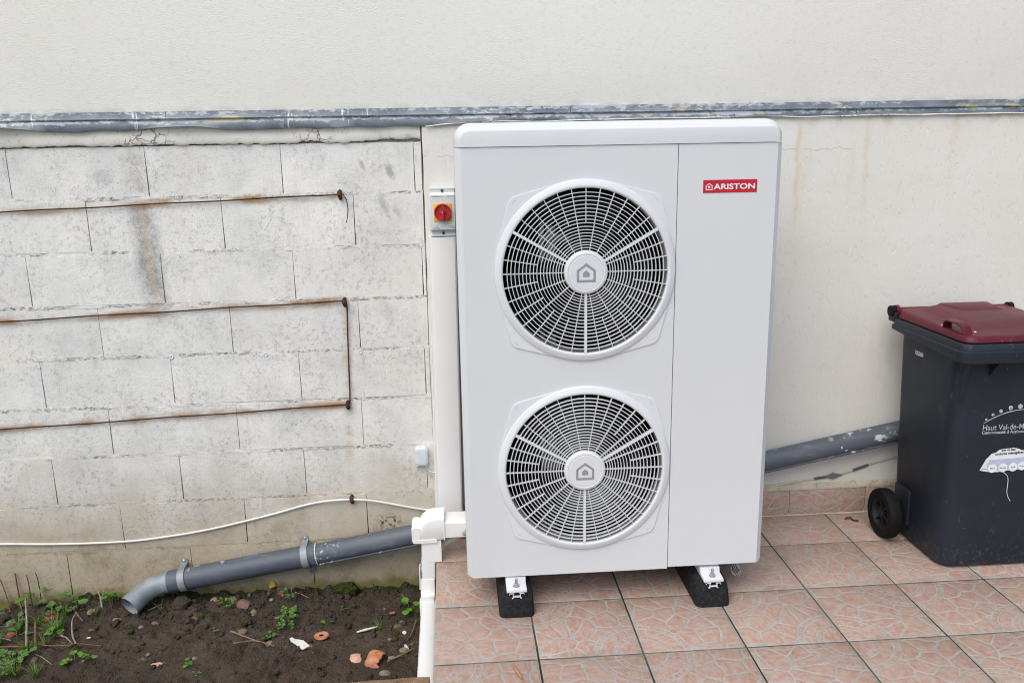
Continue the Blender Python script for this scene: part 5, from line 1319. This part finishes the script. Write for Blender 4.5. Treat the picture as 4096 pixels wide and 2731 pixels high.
tag(MB().tube(smooth_path([(3.268, -.092, .005), (3.285, -.098, .012), (3.297, -.112, .006), (3.315, -.118, .004)]), .0038, 6).build('dead_leaf_curl', 'twigdark', smooth=60), 'small dark curled leaf on the tiles behind the bin wheel', 'leaf')
# plants
plant(.930, -.225, .070, 95, 'leaf', 'largest leafy cress plant in the middle of the soil bed', 'cress', .0125, .030, stretch=(.62, 1.15))
plant(.918, -.100, .050, 34, 'leafblue', 'bluish feathery weed behind the largest cress', 'weed', .011, .045, stretch=(.9, .8))
plant(.641, -.090, .022, 12, 'leafbright', 'small bright sprout, left of a pair by the brown stone', 'seedling', .010, .018)
plant(.675, -.108, .022, 14, 'leafbright', 'small bright sprout, right of a pair by the brown stone', 'seedling', .011, .018)
plant(.884, -.336, .024, 14, 'leaf', 'small pale seedling rosette above the ochre stone', 'seedling', .012, .012)
plant(1.142, -.197, .026, 16, 'leafdark', 'tiny dark sprouts in the middle of the bed', 'seedling', .006, .014)
plant(1.088, -.268, .014, 3, 'leaf', 'two leaf seedling above the clay ring', 'seedling', .016, .016)
t = plant(1.412, -.190, .040, 8, 'leafbright', 'seedling with four large round leaves near the white duct', 'seedling', .024, .034)
plant(.008, -.075, .042, 26, 'leaf', 'upright pinnate weed by the wall above the brick piece', 'weed', .013, .060, stretch=(.7, .5))
plant(-.035, -.095, .034, 14, 'leaf', 'round leaved weed left of the pinnate one', 'weed', .018, .026)
plant(.052, -.082, .034, 14, 'leaf', 'round leaved weed right of the pinnate one', 'weed', .018, .030)
plant(-.020, -.442, .072, 60, 'leaf', 'dense cress clump at lower left', 'cress', .0135, .032)
plant(-.082, -.452, .062, 46, 'leaf', 'dense cress clump at the left edge', 'cress', .0135, .032)
plant(-.035, -.520, .034, 18, 'leaf', 'small cress sprig at the lower left corner', 'cress', .014, .020)
plant(.045, -.270, .036, 16, 'leafbright', 'bright leafy stem under the central grass tuft', 'weed', .016, .036)
plant(.199, -.453, .038, 18, 'leafbright', 'bright green seedling alone on bare soil, left of a twin', 'seedling', .017, .022)
plant(.246, -.446, .020, 7, 'leaf', 'tiny two leaf sprout right of the bright seedling', 'seedling', .014, .012)
plant(.185, -.070, .040, 42, 'leafbright', 'tall bright weed by the wall left of the spout', 'weed', .012, .072, stretch=(.8, .6))
plant(-.180, -.050, .060, 5, 'leaf', 'broad leaved weed at left against the wall', 'weed', .058, .034, True)
plant(-.130, -.048, .040, 6, 'leafbright', 'weed with one tall upright leaf beside the broad leaved one', 'weed', .046, .060, True)
plant(-.095, -.275, .040, 6, 'leafdark', 'dark narrow leaved weed left of the long pale stick', 'weed', .042, .040, True)
plant(-.150, -.150, .040, 22, 'leafblue', 'feathery weed beside the buff stone at far left', 'weed', .011, .030)
plant(.630, -.521, .018, 14, 'leafbright', 'small green sprout on bare soil near the dark blue chip', 'seedling', .010, .022, stretch=(.5, 1.2))
plant(.344, -.285, .014, 5, 'leafbright', 'tiny green sprout under the dark hollow', 'seedling', .010, .010)
plant(.434, -.456, .014, 5, 'leafdark', 'tiny dark sprout below the two yellow pebbles', 'seedling', .009, .012)
plant(.669, -.574, .016, 7, 'leaf', 'tiny pale sprout near the lower edge of the photo', 'seedling', .009, .010)
plant(.660, -.292, .012, 6, 'leafblue', 'tiny bluish sprout left of the dark moss', 'seedling', .008, .012)
tuft(-.118, -.205, .10, 40, 'yellowish grass tuft at far left, below the broad leaved weed', .075)
tuft(.036, -.230, .12, 60, 'largest grass tuft, in the middle of the twigs', .085)
tuft(-.060, -.165, .08, 26, 'grass tuft between the pale stick and brick piece', .065)
tuft(.038, -.335, .09, 38, 'grass tuft below the largest one', .062)
tuft(-.008, -.370, .08, 36, 'grass tuft at the foot of the long pale stick', .062)
tuft(.132, -.357, .06, 20, 'small grass tuft left of the curved stick foot', .045)
tuft(.142, -.125, .06, 22, 'thin grass tuft left of the forked stick', .055)
tuft(.020, -.115, .06, 18, 'upright grass tuft behind the brick piece', .07)
tuft(.090, -.520, .08, 22, 'grass tuft at the bottom edge of the photo', .07)
tuft(.015, -.520, .09, 30, 'grass tuft at the lower left corner', .075)
tuft(.396, -.116, .03, 9, 'single small grass tuft under the drain pipe', .055)
tuft(1.302, -.325, .04, 12, 'small grass tuft at the end of the white strip', .05)
tuft(-.160, -.300, .09, 30, 'grass tuft at the left edge of the photo', .06)
moss(1.138, -.030, .075, .034, .042, 'largest dark moss clump against the foot of the wall', 1)
moss(.653, -.222, .028, .028, .022, 'yellow green moss clump under the pipe', 2)
moss(.755, -.280, .034, .026, .020, 'dark moss clump left of the large cress', 3)
moss(.860, -.341, .028, .020, .014, 'flat moss patch beside the pale seedling', 4)
moss(1.362, -.348, .022, .020, .014, 'dark moss spot near the curved white chip', 5)
moss(1.437, -.195, .038, .030, .026, 'green moss clump under the round leaved seedling', 6)
moss(.590, -.182, .024, .020, .016, 'moss clump left of the yellow green one', 7)
moss(.317, -.224, .026, .018, .016, 'moss spot in the dark hollow below the spout', 8)
# moss film along the foot of the wall
scatter('moss_film', 900, .003, .009, 'moss', ylo=-.022, sub=1, seed=21, bias=lambda x, y: 1. if (1.25 < x < 1.46 or .0 < x < .25 or .3 < x < .62) else .12)
